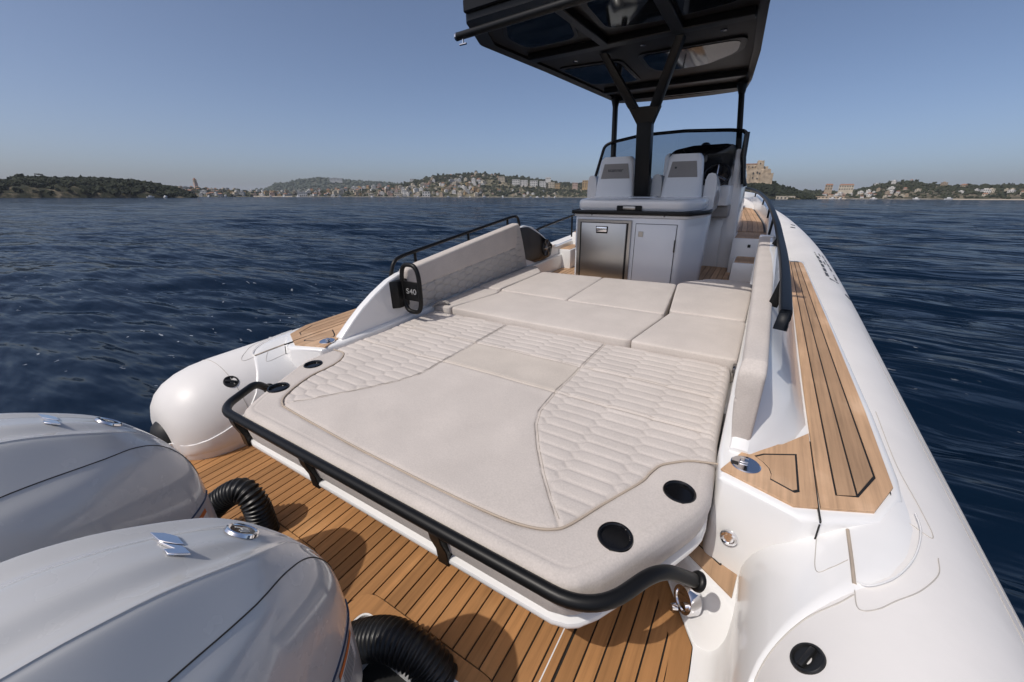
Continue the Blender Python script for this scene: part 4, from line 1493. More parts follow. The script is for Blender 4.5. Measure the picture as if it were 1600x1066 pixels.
wall(0.62, 0.80, side_prof, 'console_side', lean=-0.05)
wall(-1.0, -0.90, [(5.0, 0.345), (5.0, 1.62), (5.1, 1.74), (5.7, 1.6), (5.85, 0.345)], 'console_side')
mk('console_front', *box(-0.98, 0.78, 5.45, 5.75, 0.345, 1.66, 0.05, 3), 'gelcoat', con, 45)
mk('console_top', *prism(fillet([(-0.96, 5.05), (-0.10, 5.05), (-0.10, 5.6), (-0.96, 5.6)], 0.05, 3, closed=True), 1.55, 1.66, 0.02, 2), 'gelcoat', con, 45)
mk('dash_shelf', *prism(fillet([(0.30, 4.72), (0.68, 4.72), (0.72, 5.4), (0.30, 5.4)], 0.04, 3, closed=True), 1.44, 1.66, 0.03, 3), 'gelcoat', con, 45)
mk('helm_panel', *box(0.36, 0.70, 4.80, 5.2, 1.30, 1.44, 0.02, 2), 'grey_fabric', con, 45)
mk('helm_front', *box(0.30, 0.72, 5.0, 5.35, 0.40, 1.32, 0.03, 2), 'gelcoat', con, 45)
# black dashboard hood
hood = [(-0.06, 1.62), (-0.055, 2.02), (0.0, 2.062), (0.20, 2.098), (0.55, 2.102), (0.64, 2.085), (0.655, 2.05), (0.63, 1.62)]
v, f = prism(hood, 4.93, 5.2, 0.02, 2)
dh = mk('dashboard', *fixn([(q[0], q[2], q[1]) for q in v], f), 'black_gloss', con, 45)
mk('dash_screen', *prism([(0.02, 1.80), (0.34, 1.80), (0.34, 2.0), (0.02, 2.0)], 0, 0.004, fn=lambda a, b, c: (a, 4.93 - c, b)), 'black_gloss', dh, None)
mk('dash_screen', *prism([(0.37, 1.80), (0.61, 1.80), (0.61, 2.0), (0.37, 2.0)], 0, 0.004, fn=lambda a, b, c: (a, 4.93 - c, b)), 'black_gloss', dh, None)
mk('compass', *lathe([(0.055, 0.0), (0.052, 0.02), (0.03, 0.04), (0.0, 0.046)], (0.32, 5.02, 2.085), 20), 'black_plastic', con, 40)
mk('console_pod', *prism(fillet([(-0.12, 1.60), (-0.12, 2.0), (-0.06, 2.04), (-0.06, 1.60)], 0.02, 2, closed=True), 4.96, 5.2, 0.01, 2, fn=lambda a, b, c: (a, c, b)), 'gelcoat', con, 45)
mk('console_pod', *prism(fillet([(0.66, 1.60), (0.655, 2.04), (0.73, 2.04), (0.74, 1.60)], 0.02, 2, closed=True), 4.98, 5.2, 0.01, 2, fn=lambda a, b, c: (a, c, b)), 'gelcoat', con, 45)
# wheel
wc = np.array((0.53, 4.62, 1.77))
wq = Vector((0, 0, 1)).rotation_difference(Vector((0.0, -0.82, 0.57)))
ring = []
for k in range(37):
    a = 2 * math.pi * k / 36
    p = wq @ Vector((0.135 * math.cos(a), 0.135 * math.sin(a), 0))
    ring.append((wc[0] + p.x, wc[1] + p.y, wc[2] + p.z))
wh = mk('steering_wheel', *tube(ring, 0.016, 10, caps=False), 'black_gloss', con, 60)
for a in (90, 210, 330):
    p = wq @ Vector((0.13 * math.cos(math.radians(a)), 0.13 * math.sin(math.radians(a)), 0))
    mk('wheel_spoke', *tube([tuple(wc), (wc[0] + p.x, wc[1] + p.y, wc[2] + p.z)], 0.012, 8), 'chrome', wh, 60)
mk('throttle_lever', *join(tube([(0.36, 4.75, 1.66), (0.36, 4.70, 1.80)], 0.012, 8), tube([(0.33, 4.70, 1.80), (0.39, 4.70, 1.80)], 0.017, 10)), 'chrome', con, 50)
# windscreen
ws_pts = [(-1.035, 5.0, 1.765), (-0.925, 5.0, 2.155), (-0.84, 5.02, 2.195), (-0.466, 5.10, 2.262), (0.05, 5.12, 2.275), (0.56, 5.02, 2.243), (0.70, 4.98, 2.222), (0.735, 4.97, 2.19), (0.725, 4.96, 1.95), (0.815, 4.95, 1.64)]
wp = fillet(ws_pts, 0.05, 4)
wf = mk('windscreen_frame', *tube(wp, 0.02, 12), 'black_gloss', con, 60)
gb = [(p[0] * 1.0, 5.55 - 0.35 * abs(p[0]) ** 2, 1.62) for p in wp]
gv, gf = loft([[(p[0], p[1] + 0.002, p[2] - 0.005) for p in wp], gb], closed_ring=False, caps=False)
mk('windscreen_glass', gv, gf, 'tinted_glass', con, 50)
mk('side_window_bar', *tube([(0.738, 4.97, 2.205), (0.745, 4.95, 1.95), (0.79, 4.94, 1.665)], 0.027, 10), 'black_gloss', con, 60)

# ================================================================== STEPS, SPEAKER PANEL, BOW
def step_box(name, x0, x1, y0, y1, z1, label=None, z0=0.345, treads=4):
    st = mk(name, *box(min(x0, x1), max(x0, x1), y0, y1, z0, z1, 0.015, 2), 'gelcoat', boat, 40)
    w = (y1 - y0 - 0.05) / treads
    for k in range(treads):
        a = y0 + 0.025 + k * w
        v, f = prism([(min(x0, x1) + 0.02, a), (max(x0, x1) - 0.02, a), (max(x0, x1) - 0.02, a + w - 0.006), (min(x0, x1) + 0.02, a + w - 0.006)], z1 - 0.004, z1 + 0.006)
        mk('plank', v, f, 'teak_deck', st, None)
    return st


step_box('boarding_step', -1.16, -0.985, 4.12, 4.55, 0.92)
step_box('boarding_step', -1.16, -0.98, 4.55, 5.0, 1.08)
step_box('boarding_step', 0.86, 1.16, 4.30, 4.72, 0.88, treads=4)
sb = step_box('boarding_step', 0.80, 1.16, 4.72, 5.3, 1.085, treads=5)
mk('socket_plate', *box(0.965, 0.995, 4.712, 4.722, 0.985, 1.02, 0.003), 'black_plastic', sb, 40)
# side passages forward: raised teak side deck with bulwark
for side in (1, -1):
    OUT = [(4.8, 1.135), (5.2, 1.126), (6.2, 1.082), (7.3, 0.985), (8.4, 0.88), (9.3, 0.77), (10.0, 0.55), (10.3, 0.25)]
    fl = []
    for y in np.linspace(5.28, 10.0, 18):
        xo = smooth_lerp(y, OUT)
        fl.append([(side * 0.30 * max(0.1, 1 - (y - 5) / 5.5), y, 1.086), (side * xo, y, 1.086), (side * xo, y, 0.4), (side * 0.30 * max(0.1, 1 - (y - 5) / 5.5), y, 0.4)])
    bd = mk('bow_deck', *fixn(*loft(fl)), 'caulk', boat, 30)
    for k in range(8):
        w0, w1 = 0.012 + k * 0.062, 0.012 + k * 0.062 + 0.057
        ring = []
        ys_b = np.linspace(5.30, 9.2, 16)
        a_ = [(side * (smooth_lerp(y, OUT) - w0 - 0.02), y) for y in ys_b]
        b_ = [(side * (smooth_lerp(y, OUT) - w1 - 0.02), y) for y in ys_b]
        rows = [[(p[0], p[1], 1.085), (p[0], p[1], 1.095), (q[0], q[1], 1.095), (q[0], q[1], 1.085)] for p, q in zip(a_, b_)]
        mk('plank', *fixn(*loft(rows)), 'teak_deck', bd, None)
    bl = []
    for y in np.linspace(4.78, 10.3, 22):
        xo = smooth_lerp(y, OUT)
        zt = smooth_lerp(y, [(4.78, 0.99), (5.05, 1.10), (5.5, 1.23), (6.2, 1.27), (8.0, 1.31), (10.3, 1.36)])
        bl.append([(side * (xo - 0.012), y, 0.3), (side * (xo - 0.005), y, zt - 0.03), (side * (xo + 0.012), y, zt), (side * (xo + 0.06), y, zt + 0.002), (side * (xo + 0.10), y, zt - 0.03), (side * (xo + 0.25), y, 0.86), (side * (xo + 0.25), y, 0.3)])
    mk('bow_bulwark', *fixn(*loft(bl)), 'gelcoat', boat, 40)
mk('bow_seat', *box(-0.45, 0.62, 7.6, 9.2, 1.0, 1.30, 0.06, 3), 'cream_fabric', boat, 50)
# speaker panel on the port coaming
spk = thing('speaker_panel', 'glossy black panel with a round loudspeaker at the front of the port coaming', 'speaker', (-1.15, 3.5, 0.85))
poly = [(3.03, 1.285), (3.10, 1.30), (3.18, 1.302), (3.31, 1.292), (3.52, 1.205), (3.915, 1.012), (3.865, 0.880), (3.67, 0.862), (3.46, 0.868), (3.215, 0.955)]
v, f = prism(fillet(poly, 0.03, 3, closed=True), 0.0, 0.010, 0.003, 1)
mk('panel', *fixn([(-1.150 + q[2], q[0], q[1]) for q in v], f), 'black_gloss', spk, 40)
mk('speaker_ring', *lathe([(0.030, 0.012), (0.085, 0.012), (0.098, 0.020), (0.104, 0.012), (0.104, 0.0)], (-1.151, 3.74, 1.0), 32, (1, 0, 0)), 'black_plastic', spk, 40)
mk('speaker_dust_cap', *lathe([(0.0, 0.026), (0.02, 0.023), (0.032, 0.012)], (-1.151, 3.74, 1.0), 24, (1, 0, 0)), 'steel_dark', spk, 40)
for a in range(0, 360, 60):
    p0 = (-1.132, 3.74 + 0.03 * math.cos(math.radians(a)), 1.0 + 0.03 * math.sin(math.radians(a)))
    p1 = (-1.132, 3.74 + 0.095 * math.cos(math.radians(a)), 1.0 + 0.095 * math.sin(math.radians(a)))
    mk('speaker_spoke', *tube([p0, p1], 0.005, 6), 'steel_dark', spk, 50)

# ================================================================== OUTBOARD MOTORS
CROWN = [(-1.42, 0.98), (-1.38, 1.12), (-1.25, 1.26), (-1.05, 1.325), (-0.85, 1.348), (-0.72, 1.333), (-0.64, 1.310), (-0.56, 1.272), (-0.49, 1.228), (-0.44, 1.182), (-0.40, 1.128), (-0.375, 1.082), (-0.355, 1.035), (-0.340, 0.985), (-0.332, 0.93)]
WID = [(-1.42, 0.12), (-1.36, 0.20), (-1.2, 0.262), (-0.95, 0.278), (-0.75, 0.262), (-0.62, 0.230), (-0.53, 0.192), (-0.45, 0.146), (-0.40, 0.110), (-0.37, 0.082), (-0.35, 0.058), (-0.340, 0.040), (-0.332, 0.022)]
SEAMX = [(-1.42, 0.08), (-1.2, 0.19), (-0.95, 0.215), (-0.8, 0.202), (-0.65, 0.172), (-0.53, 0.142), (-0.45, 0.100), (-0.40, 0.067), (-0.375, 0.048), (-0.35, 0.028), (-0.332, 0.010)]
DROP = [(-1.42, 0.05), (-1.0, 0.125), (-0.8, 0.125), (-0.65, 0.108), (-0.53, 0.076), (-0.45, 0.042), (-0.40, 0.020), (-0.37, 0.012), (-0.332, 0.006)]
RIDGE = [(-1.42, 0.4), (-1.1, 1.25), (-0.7, 1.15), (-0.58, 1.0), (-0.50, 0.86), (-0.45, 0.62), (-0.41, 0.30), (-0.38, 0.15), (-0.332, 0.05)]


def cowl_section(y, z_bot=0.60):
    """half section from the crown outwards and down; (x, z) key points"""
    zc, w, sx, dr, f = smooth_lerp(y, CROWN), smooth_lerp(y, WID), smooth_lerp(y, SEAMX), smooth_lerp(y, DROP), smooth_lerp(y, RIDGE)
    q = min(1.0, dr / 0.076)
    sz = zc - dr
    lowz = min(0.86, sz - 0.05)
    return [(0.0, zc), (0.032 * f, zc - 0.001 * q), (0.064 * f, zc - 0.017 * q), (0.0985 * f, zc - 0.0095 * q), (0.1035 * f, zc - 0.0135 * q), (0.108 * f + 0.16 * (sx - 0.1 * f), zc - 0.020 * q - 0.10 * dr), (sx, sz),
            (sx + (w - sx) * 0.45, sz - (sz - lowz) * 0.13), (sx + (w - sx) * 0.80, sz - (sz - lowz) * 0.34), (sx + (w - sx) * 0.97, sz - (sz - lowz) * 0.66), (w, lowz), (w * 0.985, lowz - 0.07), (w * 0.93, lowz - 0.15), (w * 0.78, min(z_bot, lowz - 0.22))]


def cowl_pts(y, n_=10):
    k = cowl_section(y)
    s = spline([(a, b, 0) for a, b in k], n_)
    return [(q[0], q[1]) for q in s]


SEAM_I = 6      # key index of the joint between lid and side panel
STRIPE_I = 10    # key index of the dark stripe above the apron
NK = 10
ys = np.concatenate([np.linspace(-1.42, -0.5, 42), np.linspace(-0.485, -0.332, 30)])


def cowl_mesh(i0, i1, off=0.0, dx=0.0):
    rows = []
    for y in ys:
        p = cowl_pts(y, NK)
        half = p[i0 * NK: i1 * NK + 1]
        if i0 == 0:
            ring = [(-q[0], q[1]) for q in half[::-1]] + [q for q in half[1:]]
        else:
            ring = half
        rows.append([(q[0], y, q[1]) for q in ring])
    return loft(rows, closed_ring=False, caps=False)


def surf(y, key, off=0.002, s=1):
    """point on the cowl at station y and section key (float), pushed out by off"""
    p = cowl_pts(y, NK)
    i = key * NK
    a = int(min(i, len(p) - 2))
    t = i - a
    x0, z0 = p[a]
    x1, z1 = p[a + 1]
    d = np.array([x1 - x0, z1 - z0])
    d /= max(1e-9, np.linalg.norm(d))
    n2 = np.array([-d[1], d[0]]) * -1
    return (s * (x0 + (x1 - x0) * t + abs(n2[0]) * off), y, z0 + (z1 - z0) * t + max(n2[1], -n2[1]) * off * 0.5)


def motor(dx, label):
    org = (0.0, -0.75, 0.30)
    root = thing('outboard_motor', label, 'outboard motor', org, 'twin outboard motors')
    lid = mk('cowl_lid', *fixn(*cowl_mesh(0, SEAM_I)), 'cowl_paint', root, 32)
    for s in (1, -1):
        a = cowl_mesh(SEAM_I, STRIPE_I)
        b = cowl_mesh(STRIPE_I, 13)
        if s < 0:
            a, b = mirror(a), mirror(b)
        mk('side_panel', *a, 'cowl_paint', root, 45)
        ap = mk('apron', *b, 'cowl_apron', root, 45)
        jl = [surf(y, SEAM_I, 0.0002, s) for y in ys]
        mk('panel_joint', *tube(jl, 0.0015, 6), 'caulk', root, None)
        sl = [surf(y, STRIPE_I, 0.001, s) for y in ys[20:]]
        mk('stripe', *tube(sl, 0.0032, 6), 'blue_stripe', root, None)
        # warning decals on the apron
        for (ya, yb) in ((-0.56, -0.455), (-0.44, -0.365)):
            yy = np.linspace(ya, yb, 8)
            bar_ = loft([[surf(y, 10.30, 0.0022, s) for y in yy], [surf(y, 10.55, 0.0022, s) for y in yy]], closed_ring=False, caps=False)
            lab = loft([[surf(y, 10.55, 0.0020, s) for y in yy], [surf(y, 11.6, 0.0020, s) for y in yy]], closed_ring=False, caps=False)
            d_ = mk('warning_decal', *lab, 'white_print', ap, None)
            mk('decal_band', *bar_, 'orange_print', ap, None)
            lines = []
            for kk in np.linspace(10.68, 11.45, 6):
                lines.append(loft([[surf(y, kk, 0.0027, s) for y in yy[1:-1]], [surf(y, kk + 0.055, 0.0027, s) for y in yy[1:-1]]], closed_ring=False, caps=False))
            mk('decal_text', *join(*lines), 'dark_print', ap, None)
    # end caps of the shell
    for y in (ys[0], ys[-1]):
        p = cowl_pts(y, NK)
        ring = [(-q[0], y, q[1]) for q in p[::-1]] + [(q[0], y, q[1]) for q in p[1:]]
        mk('cowl_end', ring, [list(range(len(ring)))], 'cowl_paint', root, None)
    # crest emblem: oval chrome ring, black face, two bright strokes
    yc = -0.468
    sl_ = (lerp(yc + 0.02, CROWN) - lerp(yc - 0.02, CROWN)) / 0.04
    Y = Vector((0, 1, sl_)).normalized()
    X = Vector((1, 0, 0))
    Zv = X.cross(Y)
    O = Vector((0, yc, lerp(yc, CROWN) + 0.0045))

    def onlid(vf, O=O, X=X, Y=Y, Zv=Zv):
        return [tuple(O + X * q[0] + Y * q[1] + Zv * q[2]) for q in vf[0]], vf[1]
    em = mk('emblem', *onlid(lathe([(0.021, 0.0015), (0.0255, 0.004), (0.029, 0.003), (0.0305, -0.002)], (0, 0, 0), 40)), 'chrome', root, 40)
    mk('emblem_face', *onlid(lathe([(0.0, 0.002), (0.0225, 0.002), (0.0225, -0.001)], (0, 0, 0), 40)), 'black_gloss', em, 40)
    st = join(prism([(-0.014, -0.009), (-0.011, -0.009), (-0.001, 0.010), (-0.004, 0.010)], 0.002, 0.003), prism([(0.002, -0.009), (0.0045, -0.009), (0.0045, 0.010), (0.002, 0.010)], 0.002, 0.003),
              prism([(0.008, -0.009), (0.0105, -0.009), (0.0105, 0.008), (0.008, 0.008)], 0.002, 0.003), prism([(-0.009, -0.001), (0.0, -0.001), (0.0, 0.001), (-0.009, 0.001)], 0.002, 0.003))
    mk('emblem_mark', *onlid(st), 'white_print', em, None)
    # stepped chrome monogram further aft
    yc = -0.565
    sl_ = (lerp(yc + 0.02, CROWN) - lerp(yc - 0.02, CROWN)) / 0.04
    Y = Vector((0, 1, sl_)).normalized()
    Zv = X.cross(Y)
    O = Vector((0, yc, lerp(yc, CROWN) + 0.0005))

    def onlid2(vf):
        return onlid(vf, O, X, Y, Zv)
    m1 = prism([(-0.049, -0.0125), (-0.042, -0.005), (-0.036, 0.003), (-0.026, 0.009), (-0.014, 0.0145), (0.016, 0.0135), (0.009, 0.005), (0.002, 0.0), (-0.006, -0.006), (-0.016, -0.011)], 0.0, 0.004, 0.0008, 1)
    m2 = prism([(-0.014, -0.0135), (0.004, -0.0025), (0.020, 0.0095), (0.030, 0.010), (0.048, 0.0105), (0.040, -0.002), (0.031, -0.0155), (0.014, -0.0145), (0.020, -0.003)], 0.0, 0.004, 0.0008, 1)
    mk('monogram', *onlid2(join(m1, m2)), 'chrome', root, 35)
    # midsection and leg down to the water
    mk('midsection', *loft([[(-0.17, -1.15, 0.66), (0.17, -1.15, 0.66), (0.15, -0.42, 0.66), (-0.15, -0.42, 0.66)],
                            [(-0.13, -1.05, 0.36), (0.13, -1.05, 0.36), (0.11, -0.66, 0.36), (-0.11, -0.66, 0.36)],
                            [(-0.06, -1.0, -0.5), (0.06, -1.0, -0.5), (0.05, -0.72, -0.5), (-0.05, -0.72, -0.5)]]), 'black_rubber', root, 40)
    r2 = root
    r2.location = (dx, org[1], org[2])
    ORG[r2] = (dx, org[1], org[2])
    return root


m1_ = motor(0.368, 'nearer grey outboard motor, the larger one filling the bottom left corner')
copy_thing(m1_, (-0.372, -0.75, 0.30), 'farther grey outboard motor at the left edge, beyond the nearer one')

# ================================================================== RIGGING HOSES
def hose(pts, label, r=0.062):
    root = thing('rigging_hose', label, 'hose', (pts[-1][0], pts[-1][1], 0.12), 'rigging hoses of the motors')
    P = np.array(spline(pts, 60))
    L_ = np.concatenate([[0], np.cumsum(np.linalg.norm(np.diff(P, axis=0), axis=1))])
    n_ = int(L_[-1] / 0.0028)
    s = np.linspace(0, L_[-1], n_)
    Q = np.stack([np.interp(s, L_, P[:, k]) for k in range(3)], 1)
    rad = r + 0.0052 * np.cos(2 * math.pi * s / 0.0165)
    v, f = tube([tuple(q) for q in Q], list(rad), 30)
    mk('corrugated_sleeve', v, f, 'hose_rubber', root, None)
    for o_ in root.children:
        sharp(o_.data, None)
    e = pts[-1]
    mk('deck_gland', *lathe([(0.062, 0.03), (0.078, 0.026), (0.085, 0.0), (0.085, -0.06)], (e[0], e[1], 0.26), 28), 'black_rubber', root, 40)
    return root


hose([(0.02, -0.33, 0.20), (0.08, -0.29, 0.27), (0.18, -0.235, 0.36), (0.30, -0.195, 0.425), (0.41, -0.175, 0.425), (0.485, -0.168, 0.37), (0.51, -0.168, 0.29), (0.51, -0.168, 0.20)], 'ribbed black hose curving down beside the nearer motor', 0.061)
hose([(-0.78, -0.38, 0.40), (-0.745, -0.30, 0.475), (-0.69, -0.215, 0.555), (-0.62, -0.165, 0.595), (-0.565, -0.150, 0.56), (-0.548, -0.148, 0.46), (-0.548, -0.148, 0.20)], 'ribbed black hose arching down beside the farther motor', 0.050)

# ================================================================== THE SEA
def sea_material():
    m = mat('sea_water', (0.0022, 0.0085, 0.020), 0.07, spec=0.36)
    b_ = bs(m)
    b_.inputs['IOR'].default_value = 1.33
    g = nd(m, 'ShaderNodeNewGeometry')
    def nz(scale, detail, stretch, rot):
        mp = nd(m, 'ShaderNodeMapping')
        mp.inputs['Scale'].default_value = stretch
        mp.inputs['Rotation'].default_value = (0, 0, rot)
        lk(m, g.outputs['Position'], mp.inputs['Vector'])
        n_ = nd(m, 'ShaderNodeTexNoise', Scale=scale, Detail=detail, Roughness=0.6)
        lk(m, mp.outputs[0], n_.inputs['Vector'])
        return n_.outputs['Fac']
    n1 = nz(1.0, 4.0, (0.30, 1.4, 1), -0.50)
    n2 = nz(4.0, 3.0, (0.35, 1.3, 1), -0.75)
    n3 = nz(0.16, 5.0, (0.35, 1.3, 1), -0.45)
    nb = bump(m, n3, 1.0, 1.1)
    nb = bump(m, n1, 0.8, 0.14, nb)
    nb = bump(m, n2, 0.3, 0.015, nb)
    lk(m, nb, b_.inputs['Normal'])
    # a polarised photograph mutes the mirror a little: part of the surface shows only the dark body of the water
    body = nd(m, 'ShaderNodeBsdfDiffuse')
    body.inputs['Color'].default_value = (0.0028, 0.0110, 0.028, 1)
    wm_ = nd(m, 'ShaderNodeMixShader')
    wm_.inputs[0].default_value = 0.45
    lk(m, b_.outputs[0], wm_.inputs[1])
    lk(m, body.outputs[0], wm_.inputs[2])
    # small foam flecks drifting in patches
    vo = nd(m, 'ShaderNodeTexVoronoi', Scale=5.5, Randomness=1.0)
    mp = nd(m, 'ShaderNodeMapping')
    mp.inputs['Scale'].default_value = (0.6, 1.5, 0.01)
    mp.inputs['Rotation'].default_value = (0, 0, 0.5)
    wob = nd(m, 'ShaderNodeTexNoise', Scale=6.0, Detail=3.0)
    lk(m, g.outputs['Position'], wob.inputs['Vector'])
    lk(m, g.outputs['Position'], mp.inputs['Vector'])
    ad = nd(m, 'ShaderNodeVectorMath', operation='MULTIPLY_ADD')
    ad.inputs[1].default_value = (0.25, 0.25, 0.0)
    lk(m, wob.outputs['Color'], ad.inputs[0])
    lk(m, mp.outputs[0], ad.inputs[2])
    lk(m, ad.outputs[0], vo.inputs['Vector'])
    thr = nd(m, 'ShaderNodeMapRange')
    thr.inputs['From Min'].default_value = 0.115
    thr.inputs['From Max'].default_value = 0.06
    lk(m, vo.outputs['Distance'], thr.inputs['Value'])
    pat = nd(m, 'ShaderNodeTexNoise', Scale=0.22, Detail=5.0, Roughness=0.7)
    lk(m, g.outputs['Position'], pat.inputs['Vector'])
    pr2 = nd(m, 'ShaderNodeMapRange')
    pr2.inputs['From Min'].default_value = 0.47
    pr2.inputs['From Max'].default_value = 0.58
    lk(m, pat.outputs['Fac'], pr2.inputs['Value'])
    # only in the boat's own disturbed water
    ln = nd(m, 'ShaderNodeVectorMath', operation='LENGTH')
    lk(m, g.outputs['Position'], ln.inputs[0])
    nr_ = nd(m, 'ShaderNodeMapRange')
    nr_.inputs['From Min'].default_value = 14.0
    nr_.inputs['From Max'].default_value = 5.0
    lk(m, ln.outputs['Value'], nr_.inputs['Value'])
    mu = nd(m, 'ShaderNodeMath', operation='MULTIPLY')
    lk(m, thr.outputs[0], mu.inputs[0])
    lk(m, pr2.outputs[0], mu.inputs[1])
    mu2 = nd(m, 'ShaderNodeMath', operation='MULTIPLY')
    lk(m, mu.outputs[0], mu2.inputs[0])
    lk(m, nr_.outputs[0], mu2.inputs[1])
    mu3 = nd(m, 'ShaderNodeMath', operation='MULTIPLY')
    mu3.inputs[1].default_value = 0.40
    lk(m, mu2.outputs[0], mu3.inputs[0])
    foam = nd(m, 'ShaderNodeBsdfDiffuse')
    foam.inputs['Color'].default_value = (0.75, 0.8, 0.85, 1)
    ms = nd(m, 'ShaderNodeMixShader')
    lk(m, mu3.outputs[0], ms.inputs[0])
    lk(m, wm_.outputs[0], ms.inputs[1])
    lk(m, foam.outputs[0], ms.inputs[2])
    lk(m, ms.outputs[0], m.node_tree.nodes['Material Output'].inputs['Surface'])
    return m


sea_material()
rng = np.random.default_rng(7)
NRAD, NANG = 850, 1000
rad = np.concatenate([[0.0], 0.9 * (1.0105 ** np.arange(NRAD - 4)), [7000.0]])
rad = rad[rad < 7001]
# finer in the forward half, still closed all round
angs = np.sort(np.concatenate([np.linspace(-math.radians(100), math.radians(45), 820, endpoint=False), np.linspace(math.radians(45), math.radians(260), NANG - 820, endpoint=False)]))
RR, AA = np.meshgrid(rad, angs, indexing='ij')
WX = 1.1 + RR * np.sin(AA)
WY = -0.7 + RR * np.cos(AA)
H = np.zeros_like(WX)
DX = np.zeros_like(WX)
DY = np.zeros_like(WX)
cell = np.maximum(RR * 0.0105, RR * math.radians(145) / 820)
for i in range(130):
    lam = 0.28 * (14.0 / 0.28) ** (i / 129.0)
    lam *= rng.uniform(0.9, 1.1)
    kk = 2 * math.pi / lam
    th_ = math.radians(118) + rng.normal(0, 0.42)
    amp = 0.0029 * lam * rng.uniform(0.35, 1.5) * (1.0 if lam < 3.2 else (3.2 / lam) ** 0.85)
    ph = rng.uniform(0, 6.283)
    fade = np.clip((lam / (cell * 2.6) - 1.0), 0, 1)
    a = kk * (WX * math.cos(th_) + WY * math.sin(th_)) + ph
    H += amp * fade * np.sin(a)
    DX -= 0.8 * amp * fade * np.cos(a) * math.cos(th_)
    DY -= 0.8 * amp * fade * np.cos(a) * math.sin(th_)
# calmer right under the boat so no crest comes through the deck
inb = np.clip(1 - np.maximum(np.abs(WX) - 1.6, 0) / 0.8, 0, 1) * np.clip(1 - np.maximum(WY - 10.5, 0) / 1.5, 0, 1) * np.clip(1 - np.maximum(-1.0 - WY, 0) / 1.5, 0, 1)
H = H * (1 - 0.75 * inb) - 0.10 * inb
V = np.stack([WX + DX * (1 - inb), WY + DY * (1 - inb), H], -1)
nr, nc = WX.shape
i = np.arange(nr - 1)[:, None] * nc + np.arange(nc)[None, :]
i2 = np.arange(nr - 1)[:, None] * nc + (np.arange(nc)[None, :] + 1) % nc
F = np.stack([i, i2, i2 + nc, i + nc], -1).reshape(-1, 4)[:, ::-1]
me = bpy.data.meshes.new('sea')
me.vertices.add(nr * nc)
me.vertices.foreach_set('co', V.reshape(-1).astype(np.float32))
me.loops.add(len(F) * 4)
me.loops.foreach_set('vertex_index', F.reshape(-1).astype(np.int32))
me.polygons.add(len(F))
me.polygons.foreach_set('loop_start', (np.arange(len(F)) * 4).astype(np.int32))
me.polygons.foreach_set('use_smooth', [True] * len(F))
me.update(calc_edges=True)
me.validate()
me.materials.append(MATS['sea_water'])
sea = bpy.data.objects.new('sea', me)
COL.objects.link(sea)
sea['kind'] = 'structure'

# ================================================================== THE COAST
def foliage(name, dark, light):
    m = mat(name, dark, 0.8, spec=0.15)
    n_ = nd(m, 'ShaderNodeTexNoise', Scale=0.12, Detail=6.0, Roughness=0.7)
    g = nd(m, 'ShaderNodeNewGeometry')
    lk(m, g.outputs['Position'], n_.inputs['Vector'])
    c = ramp(m, n_.outputs['Fac'], [(0.32, dark), (0.68, light)])
    lk(m, c, bs(m).inputs['Base Color'])
    return m


def earth(name, a, b, c, scale):
    m = mat(name, a, 0.9, spec=0.1)
    n_ = nd(m, 'ShaderNodeTexNoise', Scale=scale, Detail=8.0, Roughness=0.68)
    g = nd(m, 'ShaderNodeNewGeometry')
    lk(m, g.outputs['Position'], n_.inputs['Vector'])
    cc = ramp(m, n_.outputs['Fac'], [(0.36, a), (0.50, b), (0.64, c)])
    lk(m, cc, bs(m).inputs['Base Color'])
    lk(m, bump(m, n_.outputs['Fac'], 1.0, 2.0), bs(m).inputs['Normal'])
    return m


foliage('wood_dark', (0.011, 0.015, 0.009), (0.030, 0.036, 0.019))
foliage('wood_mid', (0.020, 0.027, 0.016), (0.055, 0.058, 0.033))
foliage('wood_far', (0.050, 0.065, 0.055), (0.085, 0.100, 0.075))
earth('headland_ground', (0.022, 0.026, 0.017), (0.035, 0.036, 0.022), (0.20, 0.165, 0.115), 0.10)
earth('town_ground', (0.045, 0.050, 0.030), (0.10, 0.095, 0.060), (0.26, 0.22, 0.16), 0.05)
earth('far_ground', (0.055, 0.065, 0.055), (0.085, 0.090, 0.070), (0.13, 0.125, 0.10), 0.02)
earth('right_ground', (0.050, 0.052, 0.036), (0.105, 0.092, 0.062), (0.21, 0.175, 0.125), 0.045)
mat('rock', (0.30, 0.245, 0.175), 0.9)
mottled(MATS['rock'], (0.30, 0.245, 0.175), 0.45, 0.25, 8.0)
mat('beach_sand', (0.36, 0.31, 0.24), 0.95)
earth('shore_stone', (0.05, 0.055, 0.045), (0.17, 0.155, 0.13), (0.34, 0.31, 0.27), 0.09)
HOUSE_COLS = {'white': (0.62, 0.60, 0.57), 'cream': (0.50, 0.44, 0.35), 'tan': (0.38, 0.30, 0.22), 'ochre': (0.42, 0.29, 0.15), 'grey': (0.36, 0.36, 0.36), 'pink': (0.44, 0.32, 0.27)}
for k_, c_ in HOUSE_COLS.items():
    mat('plaster_' + k_, c_, 0.85, spec=0.2)
    mottled(MATS['plaster_' + k_], c_, 0.12, 0.4, 5.0)
mat('window_dark', (0.03, 0.035, 0.04), 0.25)
mat('roof_tile', (0.30, 0.15, 0.09), 0.85)
mat('castle_stone', (0.36, 0.285, 0.205), 0.9)
mottled(MATS['castle_stone'], (0.36, 0.285, 0.205), 0.35, 0.35, 7.0)
mat('trunk', (0.08, 0.055, 0.035), 0.9)
CAMX, CAMY = 1.12, -0.76


def polar(az, d, z):
    a = math.radians(az)
    return (CAMX + d * math.sin(a), CAMY + d * math.cos(a), z)


